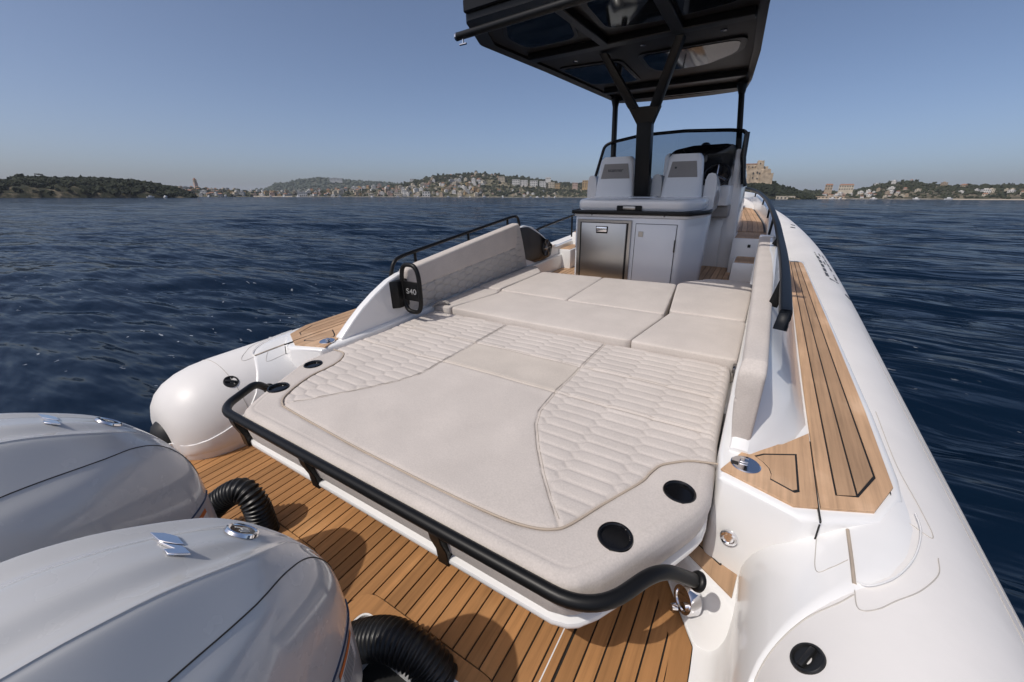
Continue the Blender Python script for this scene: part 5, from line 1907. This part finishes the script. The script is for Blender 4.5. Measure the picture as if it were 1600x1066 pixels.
HEADLAND = [(-86.5, 7.5), (-84.0, 9.1), (-81.96, 9.9), (-81.22, 10.8), (-80.82, 12.6), (-80.0, 12.7), (-79.42, 12.4), (-78.07, 12.3), (-76.89, 12.8), (-75.28, 12.6), (-74.38, 12.3), (-73.71, 11.8), (-73.02, 11.1), (-72.21, 10.2), (-71.36, 8.5), (-70.39, 6.4), (-69.42, 3.6), (-68.6, -0.5)]
TOWNHILL = [(-74.0, -0.5), (-72.62, 10.0), (-71.33, 15.7), (-68.74, 13.9), (-67.09, 11.5), (-65.34, 10.9), (-62.92, 8.4), (-60.34, 7.0), (-58.27, 9.1), (-56.14, 11.4), (-53.18, 14.9), (-50.11, 17.5), (-46.91, 23.4), (-45.27, 29.0), (-43.6, 35.2), (-41.93, 42.0), (-40.26, 44.4), (-37.75, 47.0), (-36.48, 49.3), (-34.37, 46.2), (-31.83, 42.0), (-29.27, 37.7), (-26.71, 32.7), (-25.0, 28.8), (-22.91, 28.4), (-21.26, 29.5), (-19.21, 30.4), (-16.78, 28.0), (-14.36, 21.3), (-11.0, 8.0), (-9, -0.5)]
BACKHILL = [(-65.5, -1.0), (-64.21, 10.8), (-61.56, 30.1), (-60.82, 44.0), (-59.45, 51.0), (-58.03, 62.3), (-55.9, 70.1), (-53.75, 67.1), (-51.55, 59.5), (-48.48, 56.4), (-45.3, 50.7), (-40.37, 33.2), (-35.28, -1.0)]
CASTLEHILL = [(-10.0, -0.5), (-7.44, 6.7), (-5.47, 13.0), (-4.18, 15.4), (-3.03, 17.0), (-1.63, 17.6), (-0.46, 16.0), (0.05, 13.2), (0.9, 10.4), (1.66, 8.6), (2.36, 5.7), (3.14, 2.8), (4.2, -0.5)]
RIGHTHILL = [(-1.0, -0.5), (0.31, 4.0), (1.72, 9.8), (2.89, 10.4), (4.33, 9.9), (5.74, 8.9), (7.26, 11.7), (8.21, 14.9), (9.33, 19.4), (10.02, 20.7), (10.94, 21.0), (11.39, 21.3), (12.12, 18.9), (13.48, 16.3), (14.54, 15.5), (15.75, 14.7), (16.88, 15.0), (18.32, 15.1), (19.7, 14.6), (22.5, 13.0), (26, 10.0), (34, 6.0)]


def hill(name, prof, d0, depth, material, face=0.30, rough=1.0, seed=1, shape=0.75):
    """ridge: a shore line at distance d0, rising to the skyline profile at d0+depth, falling behind"""
    r_ = np.random.default_rng(seed)
    az0, az1 = prof[0][0], prof[-1][0]
    na = int(max(60, (az1 - az0) * 10))
    A_ = np.linspace(az0, az1, na)
    top = np.interp(A_, [p[0] for p in prof], [p[1] for p in prof])
    N_ = 18
    rows = []
    ph = r_.uniform(0, 6.28, 12)
    for j in range(N_ + 5):
        if j <= N_:
            f = j / N_
            d = d0 + depth * f
            z = -0.8 + (top + 0.8) * (f ** shape)
        else:
            f = (j - N_) / 4
            d = d0 + depth * (1 + f)
            z = top * (1 - f) - 1.2 * f
        nz = sum(np.sin(A_ * (1.3 + 0.9 * q) * 3 + ph[q] + j * (0.5 + 0.13 * q)) / (1 + 0.5 * q) for q in range(8))
        ff = min(1.0, j / N_)
        z = z + rough * nz * 0.35 * np.clip(ff * (1 - ff) * 4, 0, 1)
        d = d + rough * 3.0 * np.sin(A_ * 2.1 + j) * (0 if j == N_ else 1)
        rows.append([polar(A_[q], d[q] if np.ndim(d) else d, z[q]) for q in range(na)])
    V_ = np.array(rows).reshape(-1, 3)
    o = mk(name, V_, gridfaces(N_ + 5, na)[:, ::-1], material, None, None, kind='structure', boat=False)
    sharp(o.data, None)
    return o


hill('headland', HEADLAND, 405, 60, 'headland_ground', seed=3, shape=0.42)
hill('town_hill', TOWNHILL, 760, 170, 'town_ground', seed=5, shape=0.9)
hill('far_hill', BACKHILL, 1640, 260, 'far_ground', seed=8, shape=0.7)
hill('castle_rock', CASTLEHILL, 455, 60, 'headland_ground', seed=11, shape=0.5)
hill('coast_hill', RIGHTHILL, 585, 170, 'right_ground', seed=13, shape=0.8)


def hz(prof, az):
    return float(np.interp(az, [p[0] for p in prof], [p[1] for p in prof]))


# ---- woods: thousands of crowns, one mass per hill
_ico = bmesh.new()
bmesh.ops.create_icosphere(_ico, subdivisions=2, radius=1.0)
ICO_V = np.array([v.co[:] for v in _ico.verts])
ICO_F = np.array([[v.index for v in f.verts] for f in _ico.faces])
_ico.free()
_ico = bmesh.new()
bmesh.ops.create_icosphere(_ico, subdivisions=1, radius=1.0)
ICO1_V = np.array([v.co[:] for v in _ico.verts])
ICO1_F = np.array([[v.index for v in f.verts] for f in _ico.faces])
_ico.free()


def wood(name, prof, d0, depth, shape, n_, smin, smax, material, label, seed, lo=0.03, hi=1.0, fine=True, dens=None):
    r_ = np.random.default_rng(seed)
    IV, IF = (ICO_V, ICO_F) if fine else (ICO1_V, ICO1_F)
    Vs, Fs = [], []
    base = 0
    az0, az1 = prof[0][0], prof[-1][0]
    c_ = 0
    tries = 0
    while c_ < n_ and tries < n_ * 12:
        tries += 1
        az = r_.uniform(az0, az1)
        f = lo + (hi - lo) * r_.uniform() ** 0.8
        if dens is not None and r_.uniform() > dens(az, f):
            continue
        top = hz(prof, az)
        if top < 0.5:
            continue
        z = -0.8 + (top + 0.8) * f ** shape
        s = r_.uniform(smin, smax) * (0.7 + 0.6 * r_.uniform())
        p = polar(az, d0 + depth * f, z + s * 0.35)
        q = IV * (1 + 0.30 * r_.normal(size=(len(IV), 1))) * np.array([s * r_.uniform(0.8, 1.3), s * r_.uniform(0.8, 1.3), s * r_.uniform(0.65, 1.0)])
        Vs.append(q + np.array(p))
        Fs.append(IF + base)
        base += len(IV)
        c_ += 1
    o = mk(name, np.concatenate(Vs), np.concatenate(Fs), material, None, None, kind='stuff', boat=False)
    o['label'] = label
    o['category'] = 'woodland'
    return o


def d_head(az, f):
    # bare pale cliff toward the left end low down
    if -82.2 < az < -77.2 and f < 0.35 + 0.12 * math.sin(az * 3):
        return 0.06
    if az > -73 and f < 0.25:
        return 0.35
    return 1.0


wood('headland_wood', HEADLAND, 405, 60, 0.42, 3000, 0.9, 1.9, 'wood_dark', 'dark evergreen wood covering the low headland at the far left', 21, fine=True, dens=d_head)


def d_town(az, f):
    if az > -48 and f > 0.72:
        return 1.0
    if -36 < az < -16 and f < 0.42:
        return 0.75
    return 0.22


wood('town_wood', TOWNHILL, 760, 170, 0.9, 3600, 1.3, 3.0, 'wood_mid', 'green trees scattered over the hill behind the waterfront town', 22, fine=False, dens=d_town)
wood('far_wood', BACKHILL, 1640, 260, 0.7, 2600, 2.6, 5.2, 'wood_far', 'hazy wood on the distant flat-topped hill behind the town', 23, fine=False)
wood('castle_wood', CASTLEHILL, 455, 60, 0.5, 1500, 0.9, 1.9, 'wood_dark', 'dark trees round the foot of the castle rock', 24, fine=True, dens=lambda a, f: 0.15 if (-4.2 < a < -0.5 and f > 0.80) else 1.0)
wood('coast_wood', RIGHTHILL, 585, 170, 0.8, 3400, 0.9, 2.0, 'wood_mid', 'scrub and trees on the low coastal hill at the right', 25, fine=False, dens=lambda a, f: (0.0 if (4.3 < a < 7.3 and 0.30 < f < 0.42) else 0.62) if f > 0.5 else 0.42)

# beach strips and waterside walls
for (nm, a0, a1, d, z, mt) in (('beach', -63.3, -59.3, 745, 0.9, 'beach_sand'), ('beach', 3.2, 6.6, 572, 0.8, 'beach_sand'), ('beach', 14.5, 20.5, 575, 0.5, 'beach_sand'), ('quay', -58.5, -33.0, 748, 0.8, 'shore_stone'), ('quay', -33.0, -14.0, 748, 0.5, 'shore_stone'), ('quay', 6.6, 14.5, 575, 0.6, 'shore_stone')):
    pts = []
    for a in np.linspace(a0, a1, 60):
        zz = z * (0.55 + 0.75 * abs(math.sin(a * 5.3) * math.sin(a * 1.7 + 1)))
        pts.append([polar(a, d, -0.4), polar(a, d + 1, zz), polar(a, d + 26, z + 0.5), polar(a, d + 27, -0.5)])
    v, f = loft(pts)
    mk(nm, *fixn(v, f), mt, None, None, kind='structure', boat=False)

# ---- houses
random.seed(11)


def house_mesh(name, w, dp, h, storeys, bays, roof, colr):
    V_, F_, MI = [], [], []

    def add(vf, mi):
        o = len(V_)
        V_.extend(vf[0])
        F_.extend([[i + o for i in q] for q in vf[1]])
        MI.extend([mi] * len(vf[1]))
    add(box(-w / 2, w / 2, -dp / 2, dp / 2, -6, h), 0)
    if roof == 'flat':
        add(box(-w / 2 - 0.2, w / 2 + 0.2, -dp / 2 - 0.2, dp / 2 + 0.2, h, h + 0.5), 0)
        add(box(-w * 0.2, w * 0.2, -dp * 0.2, dp * 0.3, h + 0.5, h + 2.0), 0)
    else:
        v = [(-w / 2 - .4, -dp / 2 - .4, h), (w / 2 + .4, -dp / 2 - .4, h), (w / 2 + .4, dp / 2 + .4, h), (-w / 2 - .4, dp / 2 + .4, h), (-w / 2 + 1, 0, h + 1.8), (w / 2 - 1, 0, h + 1.8)]
        add((v, [(0, 1, 5, 4), (2, 3, 4, 5), (1, 2, 5), (3, 0, 4), (3, 2, 1, 0)]), 2)
    for s_ in range(storeys):
        for b_ in range(bays):
            x0 = -w / 2 + w * (b_ + 0.5) / bays
            z0 = h * (s_ + 0.25) / storeys
            add(box(x0 - w * 0.16 / bays * 1.4, x0 + w * 0.16 / bays * 1.4, -dp / 2 - 0.06, -dp / 2 + 0.1, z0, z0 + h * 0.5 / storeys), 1)
    me = bpy.data.meshes.new(name)
    me.from_pydata([tuple(p) for p in V_], [], F_)
    for mm in ('plaster_' + colr, 'window_dark', 'roof_tile'):
        me.materials.append(MATS[mm])
    me.polygons.foreach_set('material_index', MI)
    me.update()
    return me


HM = {}
for colr in HOUSE_COLS:
    HM[colr] = [house_mesh('house', 8, 7, 5.5, 2, 3, 'flat', colr), house_mesh('house', 11, 8, 6.5, 2, 4, 'flat', colr), house_mesh('house', 7, 7, 6.0, 2, 2, 'tile', colr), house_mesh('house', 9, 8, 8.5, 3, 3, 'flat', colr)]


def put_house(me, az, d, z, s, name, label, group, rot=0.0):
    o = bpy.data.objects.new(name, me)
    COL.objects.link(o)
    o.location = polar(az, d, z)
    o.rotation_euler = (0, 0, -math.radians(az) + rot)
    o.scale = (s, s, s)
    o['label'] = label
    o['category'] = 'house'
    o['group'] = group
    return o


PAL = ['white'] * 7 + ['cream'] * 5 + ['tan'] * 3 + ['ochre'] * 2 + ['grey'] * 3 + ['pink'] * 2
placed = []


def town(n_, prof, d0, depth, shape, azr, fr, smin, smax, where, pal=PAL, sep=0.28):
    c_ = 0
    t_ = 0
    while c_ < n_ and t_ < n_ * 40:
        t_ += 1
        az = random.uniform(*azr)
        f = random.uniform(*fr)
        if hz(prof, az) < 3:
            continue
        z = -0.8 + (hz(prof, az) + 0.8) * f ** shape
        el = math.degrees(math.atan2(z, d0 + depth * f))
        if any(abs(az - q[0]) < sep and abs(el - q[1]) < sep * 0.55 for q in placed):
            continue
        placed.append((az, el))
        colr = random.choice(pal)
        ki = random.randrange(4)
        sc_ = random.uniform(smin, smax)
        look = ['two-storey flat-roofed', 'wide flat-roofed', 'red-roofed', 'three-storey'][ki]
        size = 'tiny' if sc_ < smin + 0.35 * (smax - smin) else ('small' if sc_ < smin + 0.7 * (smax - smin) else 'larger')
        if az < -30:
            spot = next(t for a_, t in ((-69.2, 'left of the church tower'), (-66.5, 'just right of the church tower'), (-63.3, 'midway between church tower and beach'), (-59.5, 'above the pale beach'), (-56.5, 'right of the pale beach'), (-53.0, 'below the distant hotel hill'),
                        (-50.0, 'below the dip between the two hills'), (-47.5, 'where the town hill begins to rise'), (-45.0, 'on the left shoulder of the town hill'), (-42.5, 'left of the wooded hilltop'), (-39.5, 'under the highest trees'), (-36.8, 'left of the lone white house'), (0, 'below the apartment row')) if az < a_)
        elif az < -10:
            spot = 'below the apartment row'
        else:
            spot = next(t for a_, t in ((6.0, 'near the narrow tan block at the right'), (7.6, 'below the long cream building'), (9.3, 'just right of the long cream building'), (11.0, 'below the right hilltop'), (13.0, 'right of the right hilltop'), (16.0, 'near the start of the right beach'), (18.2, 'above the right beach'), (90, 'at the far right edge')) if az < a_)
        lev = 'on the waterfront' if f < 0.12 else ('low on the slope' if f < 0.35 else ('halfway up' if f < 0.62 else 'near the skyline'))
        txt = '%s %s %s house %s %s' % (size, look, colr, lev, spot)
        if len(txt.split()) > 16:
            txt = txt.split(' ', 1)[1]
        put_house(HM[colr][ki], az, d0 + depth * f, z, sc_, 'house', txt, '%s houses %s' % (colr, spot), random.uniform(-0.5, 0.5))
        c_ += 1


town(66, TOWNHILL, 760, 170, 0.9, (-71.5, -60.0), (0.02, 0.98), 0.40, 0.80, 'in the low left part of the far town')
town(60, TOWNHILL, 760, 170, 0.9, (-60.5, -48), (0.02, 0.95), 0.45, 0.85, 'in the middle of the far waterfront town')
town(86, TOWNHILL, 760, 170, 0.9, (-48.5, -35.5), (0.02, 0.66), 0.45, 0.85, 'on the slope of the far town hill')
town(16, TOWNHILL, 760, 170, 0.9, (-45, -33), (0.70, 0.97), 0.4, 0.7, 'among trees on top of the far town hill')
town(14, TOWNHILL, 760, 170, 0.9, (-35, -26), (0.02, 0.3), 0.35, 0.6, 'at the foot of the wooded bank by the water')
town(34, RIGHTHILL, 585, 170, 0.8, (4.6, 12.5), (0.04, 0.42), 0.28, 0.55, 'in the small village at the right', ['white'] * 5 + ['cream'] * 3 + ['tan'] * 2 + ['pink'], 0.2)
town(12, RIGHTHILL, 585, 170, 0.8, (14.5, 20), (0.04, 0.5), 0.35, 0.6, 'near the shore at the right edge', ['white'] * 4 + ['cream'] * 2, 0.25)
town(5, RIGHTHILL, 585, 170, 0.8, (8.5, 15.5), (0.75, 0.98), 0.4, 0.6, 'on top of the coastal hill at the right', ['white', 'tan'], 0.5)


def block(az, d, z0, w, dp, h, storeys, bays, colr, label, cat='building', name='apartment_block', roof=None):
    """larger building whose windows are parts"""
    root = thing(name, label, cat, polar(az, d, z0), None, boat=False)
    root.rotation_euler = (0, 0, -math.radians(az))
    L = ORG[root]

    def sh(vf):
        return [(q[0] + L[0], q[1] + L[1], q[2] + L[2]) for q in vf[0]], vf[1]
    mk('wall', *sh(box(-w / 2, w / 2, -dp / 2, dp / 2, -8, h)), colr, root, None, boat=False)
    if roof == 'tile':
        v = [(-w / 2 - .3, -dp / 2 - .3, h), (w / 2 + .3, -dp / 2 - .3, h), (w / 2 + .3, dp / 2 + .3, h), (-w / 2 - .3, dp / 2 + .3, h), (-w / 2 + 1, 0, h + 1.3), (w / 2 - 1, 0, h + 1.3)]
        mk('roof', *sh((v, [(0, 1, 5, 4), (2, 3, 4, 5), (1, 2, 5), (3, 0, 4), (3, 2, 1, 0)])), 'roof_tile', root, None, boat=False)
    else:
        mk('roof', *sh(box(-w / 2 - 0.15, w / 2 + 0.15, -dp / 2 - 0.15, dp / 2 + 0.15, h, h + 0.4)), colr, root, None, boat=False)
    wm = None
    for s_ in range(storeys):
        for b_ in range(bays):
            x0 = -w / 2 + w * (b_ + 0.5) / bays
            z1 = h * (s_ + 0.28) / storeys
            ww = w * 0.24 / bays
            if wm is None:
                o = mk('window', *sh(box(-ww, ww, -0.1, 0.12, 0, h * 0.48 / storeys)), 'window_dark', root, None, boat=False)
                wm = o.data
            else:
                o = bpy.data.objects.new('window', wm)
                COL.objects.link(o)
                o.parent = root
            o.location = (x0, -dp / 2, z1)
    return root


k = 0
_lab = ['leftmost of the row of pale apartment blocks above the wooded bank', 'second pale apartment block in the row above the wooded bank', 'third pale apartment block, in the middle of the row above the wooded bank',
        'fourth pale apartment block in the row above the wooded bank', 'last cream apartment block at the right end of the row above the wooded bank']
for az, w, h, zz in ((-31.3, 15, 15, 18), (-30.2, 14, 14, 18), (-28.9, 15, 13.5, 17.5), (-27.7, 13, 13, 17), (-26.55, 13, 12, 16.5)):
    block(az, 850, zz, w, 9, h, 4, 4, 'plaster_white' if k < 4 else 'plaster_cream', _lab[k])
    k += 1
block(-25.7, 845, 16, 9, 8, 9.5, 3, 3, 'plaster_ochre', 'yellow house at the right end of the apartment row')
block(-22.0, 840, 18, 13, 9, 13, 4, 3, 'plaster_ochre', 'tall ochre block above the bank just left of the steering cabin')
block(-20.7, 838, 14, 11, 9, 15, 4, 3, 'plaster_tan', 'tan block beside the tall ochre one, nearest to the cabin')
block(-23.4, 842, 20, 10, 8, 7, 2, 3, 'plaster_pink', 'pink block left of the tall ochre one')
block(-36.1, 850, 19, 12, 9, 12, 3, 3, 'plaster_white', 'big white house standing alone below the wooded hilltop')
block(-33.2, 870, 31, 12, 9, 8, 2, 4, 'plaster_cream', 'cream villa among the trees below the hilltop')
block(-43.3, 765, 0.8, 13, 9, 8.5, 2, 3, 'plaster_white', 'white house with large windows right on the far quay')
block(-46.9, 768, 0.8, 12, 8, 7.5, 2, 4, 'plaster_cream', 'wide cream house on the far quay')
block(-58.2, 768, 0.8, 15, 8, 6.5, 2, 5, 'plaster_white', 'long white house on the far quay at the beach end')
block(-45.0, 940, 31, 8, 7, 5, 2, 2, 'plaster_white', 'white house on the shoulder of the far town hill')
block(-27.0, 900, 35, 11, 7, 4, 1, 4, 'plaster_white', 'low white villa on the right shoulder of the town hill')
block(4.87, 655, 10.2, 7.5, 6, 6.0, 2, 3, 'plaster_tan', 'narrow tan block left of the long building at the right', roof='tile')
block(6.35, 655, 9.6, 14.0, 7, 6.2, 2, 6, 'plaster_cream', 'long cream building with rows of windows at the right', roof='tile')
block(1.13, 458, -0.2, 14.5, 4, 2.6, 1, 5, 'plaster_cream', 'long low beach pavilion at the foot of the castle rock', cat='pavilion', name='beach_pavilion')
block(4.9, 588, 0.3, 30, 4, 2.2, 1, 9, 'plaster_tan', 'long low wall of beach cabins right of the castle rock', cat='cabins', name='beach_cabins')
# white hotel strip on the far hill
block(-54.2, 1800, 58, 46, 14, 8, 2, 9, 'plaster_white', 'long white building near the top of the distant hill')
# church tower
ct = thing('church_tower', 'slim brown church tower above the houses at the left', 'tower', polar(-68.4, 940, 11), boat=False)
L = ORG[ct]


def shift(vf, L=None):
    return [(q[0] + L[0], q[1] + L[1], q[2] + L[2]) for q in vf[0]], vf[1]


mk('shaft', *shift(box(-2.5, 2.5, -2.5, 2.5, -8, 12), L), 'plaster_pink', ct, None, boat=False)
mk('belfry', *shift(box(-2.1, 2.1, -2.1, 2.1, 12.02, 17), L), 'plaster_tan', ct, None, boat=False)
mk('cap', *shift(loft([[(-2.2, -2.2, 17.02), (2.2, -2.2, 17.02), (2.2, 2.2, 17.02), (-2.2, 2.2, 17.02)], [(-0.3, -0.3, 20.0), (0.3, -0.3, 20.0), (0.3, 0.3, 20.0), (-0.3, 0.3, 20.0)]]), L), 'roof_tile', ct, None, boat=False)
mk('bell_opening', *shift(box(-0.8, 0.8, -2.2, -2.0, 13, 16), L), 'window_dark', ct, None, boat=False)
# castle on its rock
cs_ = thing('castle', 'tan stone castle on its rock at the right, beside the steering cabin', 'castle', polar(-2.4, 497, 15), boat=False)
cs_.rotation_euler = (0, 0, math.radians(2.4 + 4))
L = ORG[cs_]


def tb(x0, x1, y0, y1, z0, z1, bat=0.0):
    return loft([[(x0 - bat, y0 - bat, z0), (x1 + bat, y0 - bat, z0), (x1 + bat, y1 + bat, z0), (x0 - bat, y1 + bat, z0)], [(x0, y0, z1), (x1, y0, z1), (x1, y1, z1), (x0, y1, z1)]])


def rough_wall(x0, x1, y0, y1, z0, z1, bat, seed):
    """battered masonry block with an uneven, part-ruined top edge"""
    r_ = np.random.default_rng(seed)
    base = []
    top = []
    P = []
    nx_ = max(3, int((x1 - x0) / 1.6))
    for k in range(nx_ + 1):
        P.append((x0 + (x1 - x0) * k / nx_, y0))
    for k in range(1, 4):
        P.append((x1, y0 + (y1 - y0) * k / 3))
    for k in range(nx_ - 1, -1, -1):
        P.append((x0 + (x1 - x0) * k / nx_, y1))
    for k in range(2, 0, -1):
        P.append((x0, y0 + (y1 - y0) * k / 3))
    cx_, cy_ = (x0 + x1) / 2, (y0 + y1) / 2
    rows = []
    for t in np.linspace(0, 1, 6):
        rows.append([(p[0] + (bat * (1 - t) * np.sign(p[0] - cx_) + 0.18 * r_.normal()), p[1] + bat * (1 - t) * np.sign(p[1] - cy_) + 0.18 * r_.normal(), z0 + (z1 - z0) * t + (0.5 * r_.normal() if t == 1 else 0)) for p in P])
    return loft(rows)


mk('curtain_wall', *shift(rough_wall(-14.5, 13.0, -7, 9, -8, 12.6, 1.5, 1), L), 'castle_stone', cs_, 20, boat=False)
mk('bastion', *shift(rough_wall(5.5, 15.2, -9.5, 3, -10, 9.0, 1.2, 2), L), 'castle_stone', cs_, 20, boat=False)
mk('bastion', *shift(rough_wall(-13.0, -4.0, -8.5, 3, -10, 8.2, 0.8, 3), L), 'castle_stone', cs_, 20, boat=False)
mk('keep', *shift(rough_wall(-11.0, 4.0, -4, 8, 10.0, 17.2, 0.3, 4), L), 'castle_stone', cs_, 20, boat=False)
mk('keep_tower', *shift(rough_wall(0.8, 6.2, -5, 4, 10.0, 20.6, 0.5, 5), L), 'castle_stone', cs_, 20, boat=False)
mk('keep_wing', *shift(rough_wall(4.5, 10.5, -3, 6, 10.0, 15.4, 0.3, 6), L), 'castle_stone', cs_, 20, boat=False)
mk('keep_roof', *shift(tb(-11.0, 0.7, -4.1, 8.1, 17.3, 18.2), L), 'roof_tile', cs_, None, boat=False)
for xx, zz in [(-9, 14.2), (-6.4, 14.6), (-3, 14.2), (-0.6, 14.6), (3.2, 17.2), (-1.6, 8.5), (1.6, 9.2), (3.9, 8.2), (-1.5, 4.2), (2.4, 3.5), (7.8, 13.0)]:
    yb = -4.3 if zz > 12.5 and xx < 0.6 else (-5.4 if zz > 15 else (-3.3 if zz > 12 else -8.0))
    mk('window', *shift(box(xx - 0.5, xx + 0.5, yb, yb + 0.6, zz, zz + 1.3), L), 'window_dark', cs_, None, boat=False)

# ---- single trees that stand out on the skylines
def tree(az, d, z, h, spread, kind, label, group=None, m_='wood_dark'):
    t_ = thing('pine_tree' if kind == 'pine' else 'tree', label, 'tree', polar(az, d, z), group, boat=False)
    L = ORG[t_]
    r_ = np.random.default_rng(int(abs(az) * 100))
    mk('trunk', *shift(tube([(0, 0, -1.5), (0.1 * h * 0.3, 0, h * 0.45), (0.05, 0, h * 0.75)], [h * 0.045, h * 0.03, h * 0.015], 7), L), 'trunk', t_, None, boat=False)
    Vs, Fs, base = [], [], 0
    for q in range(14 if kind == 'pine' else 16):
        a, rr = r_.uniform(0, 6.28), spread * math.sqrt(r_.uniform())
        zz = h * (0.82 if kind == 'pine' else r_.uniform(0.40, 0.88)) + r_.normal() * h * 0.03
        s = spread * (0.34 if kind == 'pine' else 0.42) * r_.uniform(0.7, 1.2)
        Vs.append(ICO1_V * (1 + 0.2 * r_.normal(size=(len(ICO1_V), 1))) * np.array([s, s, s * (0.5 if kind == 'pine' else 0.9)]) + np.array([rr * math.cos(a), rr * math.sin(a), zz]))
        Fs.append(ICO1_F + base)
        base += len(ICO1_V)
    mk('crown', *shift((np.concatenate(Vs), np.concatenate(Fs)), L), m_, t_, None, boat=False)


tree(-79.6, 460, 12.0, 4.6, 2.0, 'pine', 'flat-topped umbrella pine highest on the left headland skyline')
tree(-80.9, 455, 11.0, 3.8, 1.8, 'round', 'round dark tree left of the umbrella pine on the headland')
tree(-76.8, 460, 11.6, 3.4, 1.7, 'round', 'broad dark tree on the headland skyline, right of the umbrella pine')
tree(-75.3, 460, 11.4, 3.2, 1.6, 'round', 'dark tree in the middle of the headland skyline')
tree(-72.6, 458, 9.6, 3.0, 1.4, 'round', 'last tall tree at the right end of the headland skyline')
for az in (-45.9, -44.6, -43.1, -41.6, -40.9, -36.6, -35.4, -33.6, -31.2, -29.6, -28.4):
    tree(az, 935, hz(TOWNHILL, az) - 2.0, 7.5, 2.6, 'round', 'single dark tree sticking up from the skyline of the far town hill', 'trees on the skyline of the far town hill', 'wood_mid')
for az in (8.6, 9.7, 10.6, 11.6, 12.9, 15.2, 17.6):
    tree(az, 756, hz(RIGHTHILL, az) - 1.0, 4.2, 1.9, 'round', 'single dark tree on the skyline of the right coastal hill', 'trees on the skyline of the right hill', 'wood_mid')

# ---- small craft moored along the far shore
def small_boat_mesh():
    h_ = loft([[(-0.8, -2.6, 0.7), (0.8, -2.6, 0.7), (0.6, -2.6, -0.2), (-0.6, -2.6, -0.2)], [(-1.0, 0, 0.75), (1.0, 0, 0.75), (0.7, 0, -0.25), (-0.7, 0, -0.25)], [(-0.08, 3.0, 1.1), (0.08, 3.0, 1.1), (0.04, 2.6, -0.1), (-0.04, 2.6, -0.1)]])
    return fixn(*join(h_, box(-0.6, 0.6, -0.9, 0.9, 0.76, 1.7)))


sbv = small_boat_mesh()
sb0 = None
random.seed(5)
for az, d, s in [(-61.6, 720, 1.1), (-60.2, 725, 1.0), (-58.7, 715, 1.2), (-54.0, 720, 1.0), (-50.2, 730, 1.0), (-47.0, 725, 1.1), (-44.4, 720, 1.0), (-40.4, 725, 1.2), (-38.8, 735, 1.0), (-37.5, 730, 1.0),
                 (-35.6, 700, 1.3), (-33.1, 640, 1.4), (-29.3, 725, 1.2), (-28.4, 730, 1.1), (-27.6, 725, 1.3), (-26.8, 730, 1.0), (-26.0, 728, 1.2), (3.5, 540, 0.9), (5.4, 545, 1.0), (6.1, 540, 0.9), (8.8, 550, 1.0), (12.0, 552, 1.0), (14.2, 550, 1.1), (-67.5, 600, 1.0), (-66.0, 620, 1.0), (-71.2, 395, 0.8), (-72.4, 398, 0.8)]:
    side_ = 'far town' if az < -20 else 'right shore'
    if sb0 is None:
        o = mk('moored_boat', sbv[0], sbv[1], 'gelcoat', None, 40, boat=False)
        sb0 = o
    else:
        o = sb0.copy()
        COL.objects.link(o)
    o.location = polar(az, d, 0.1)
    o.rotation_euler = (0, 0, random.uniform(0, 6.28))
    o.scale = (s, s, s)
    tag(o, 'tiny white boat moored off the %s' % side_, 'boat', 'boats moored off the %s' % side_)

# ================================================================== THE AIR
hm_ = bpy.data.materials.new('haze')
hm_.use_nodes = True
hm_.node_tree.nodes.clear()
_ho = hm_.node_tree.nodes.new('ShaderNodeOutputMaterial')
_hp = hm_.node_tree.nodes.new('ShaderNodeVolumePrincipled')
_hp.inputs['Color'].default_value = (0.86, 0.92, 1.0, 1)
_hp.inputs['Density'].default_value = 0.00012
_hp.inputs['Anisotropy'].default_value = 0.0
hm_.node_tree.links.new(_hp.outputs[0], _ho.inputs['Volume'])
MATS['haze'] = hm_
hz_o = mk('haze', *box(-7300, 7300, -7300, 7300, -3.0, 130.0), 'haze', None, None, kind='stuff', boat=False)

# ================================================================== set the boat on the water
for o in BOAT_TOP:
    o.matrix_world = M_BOAT @ (Matrix.Translation(o.location) @ o.rotation_euler.to_matrix().to_4x4())
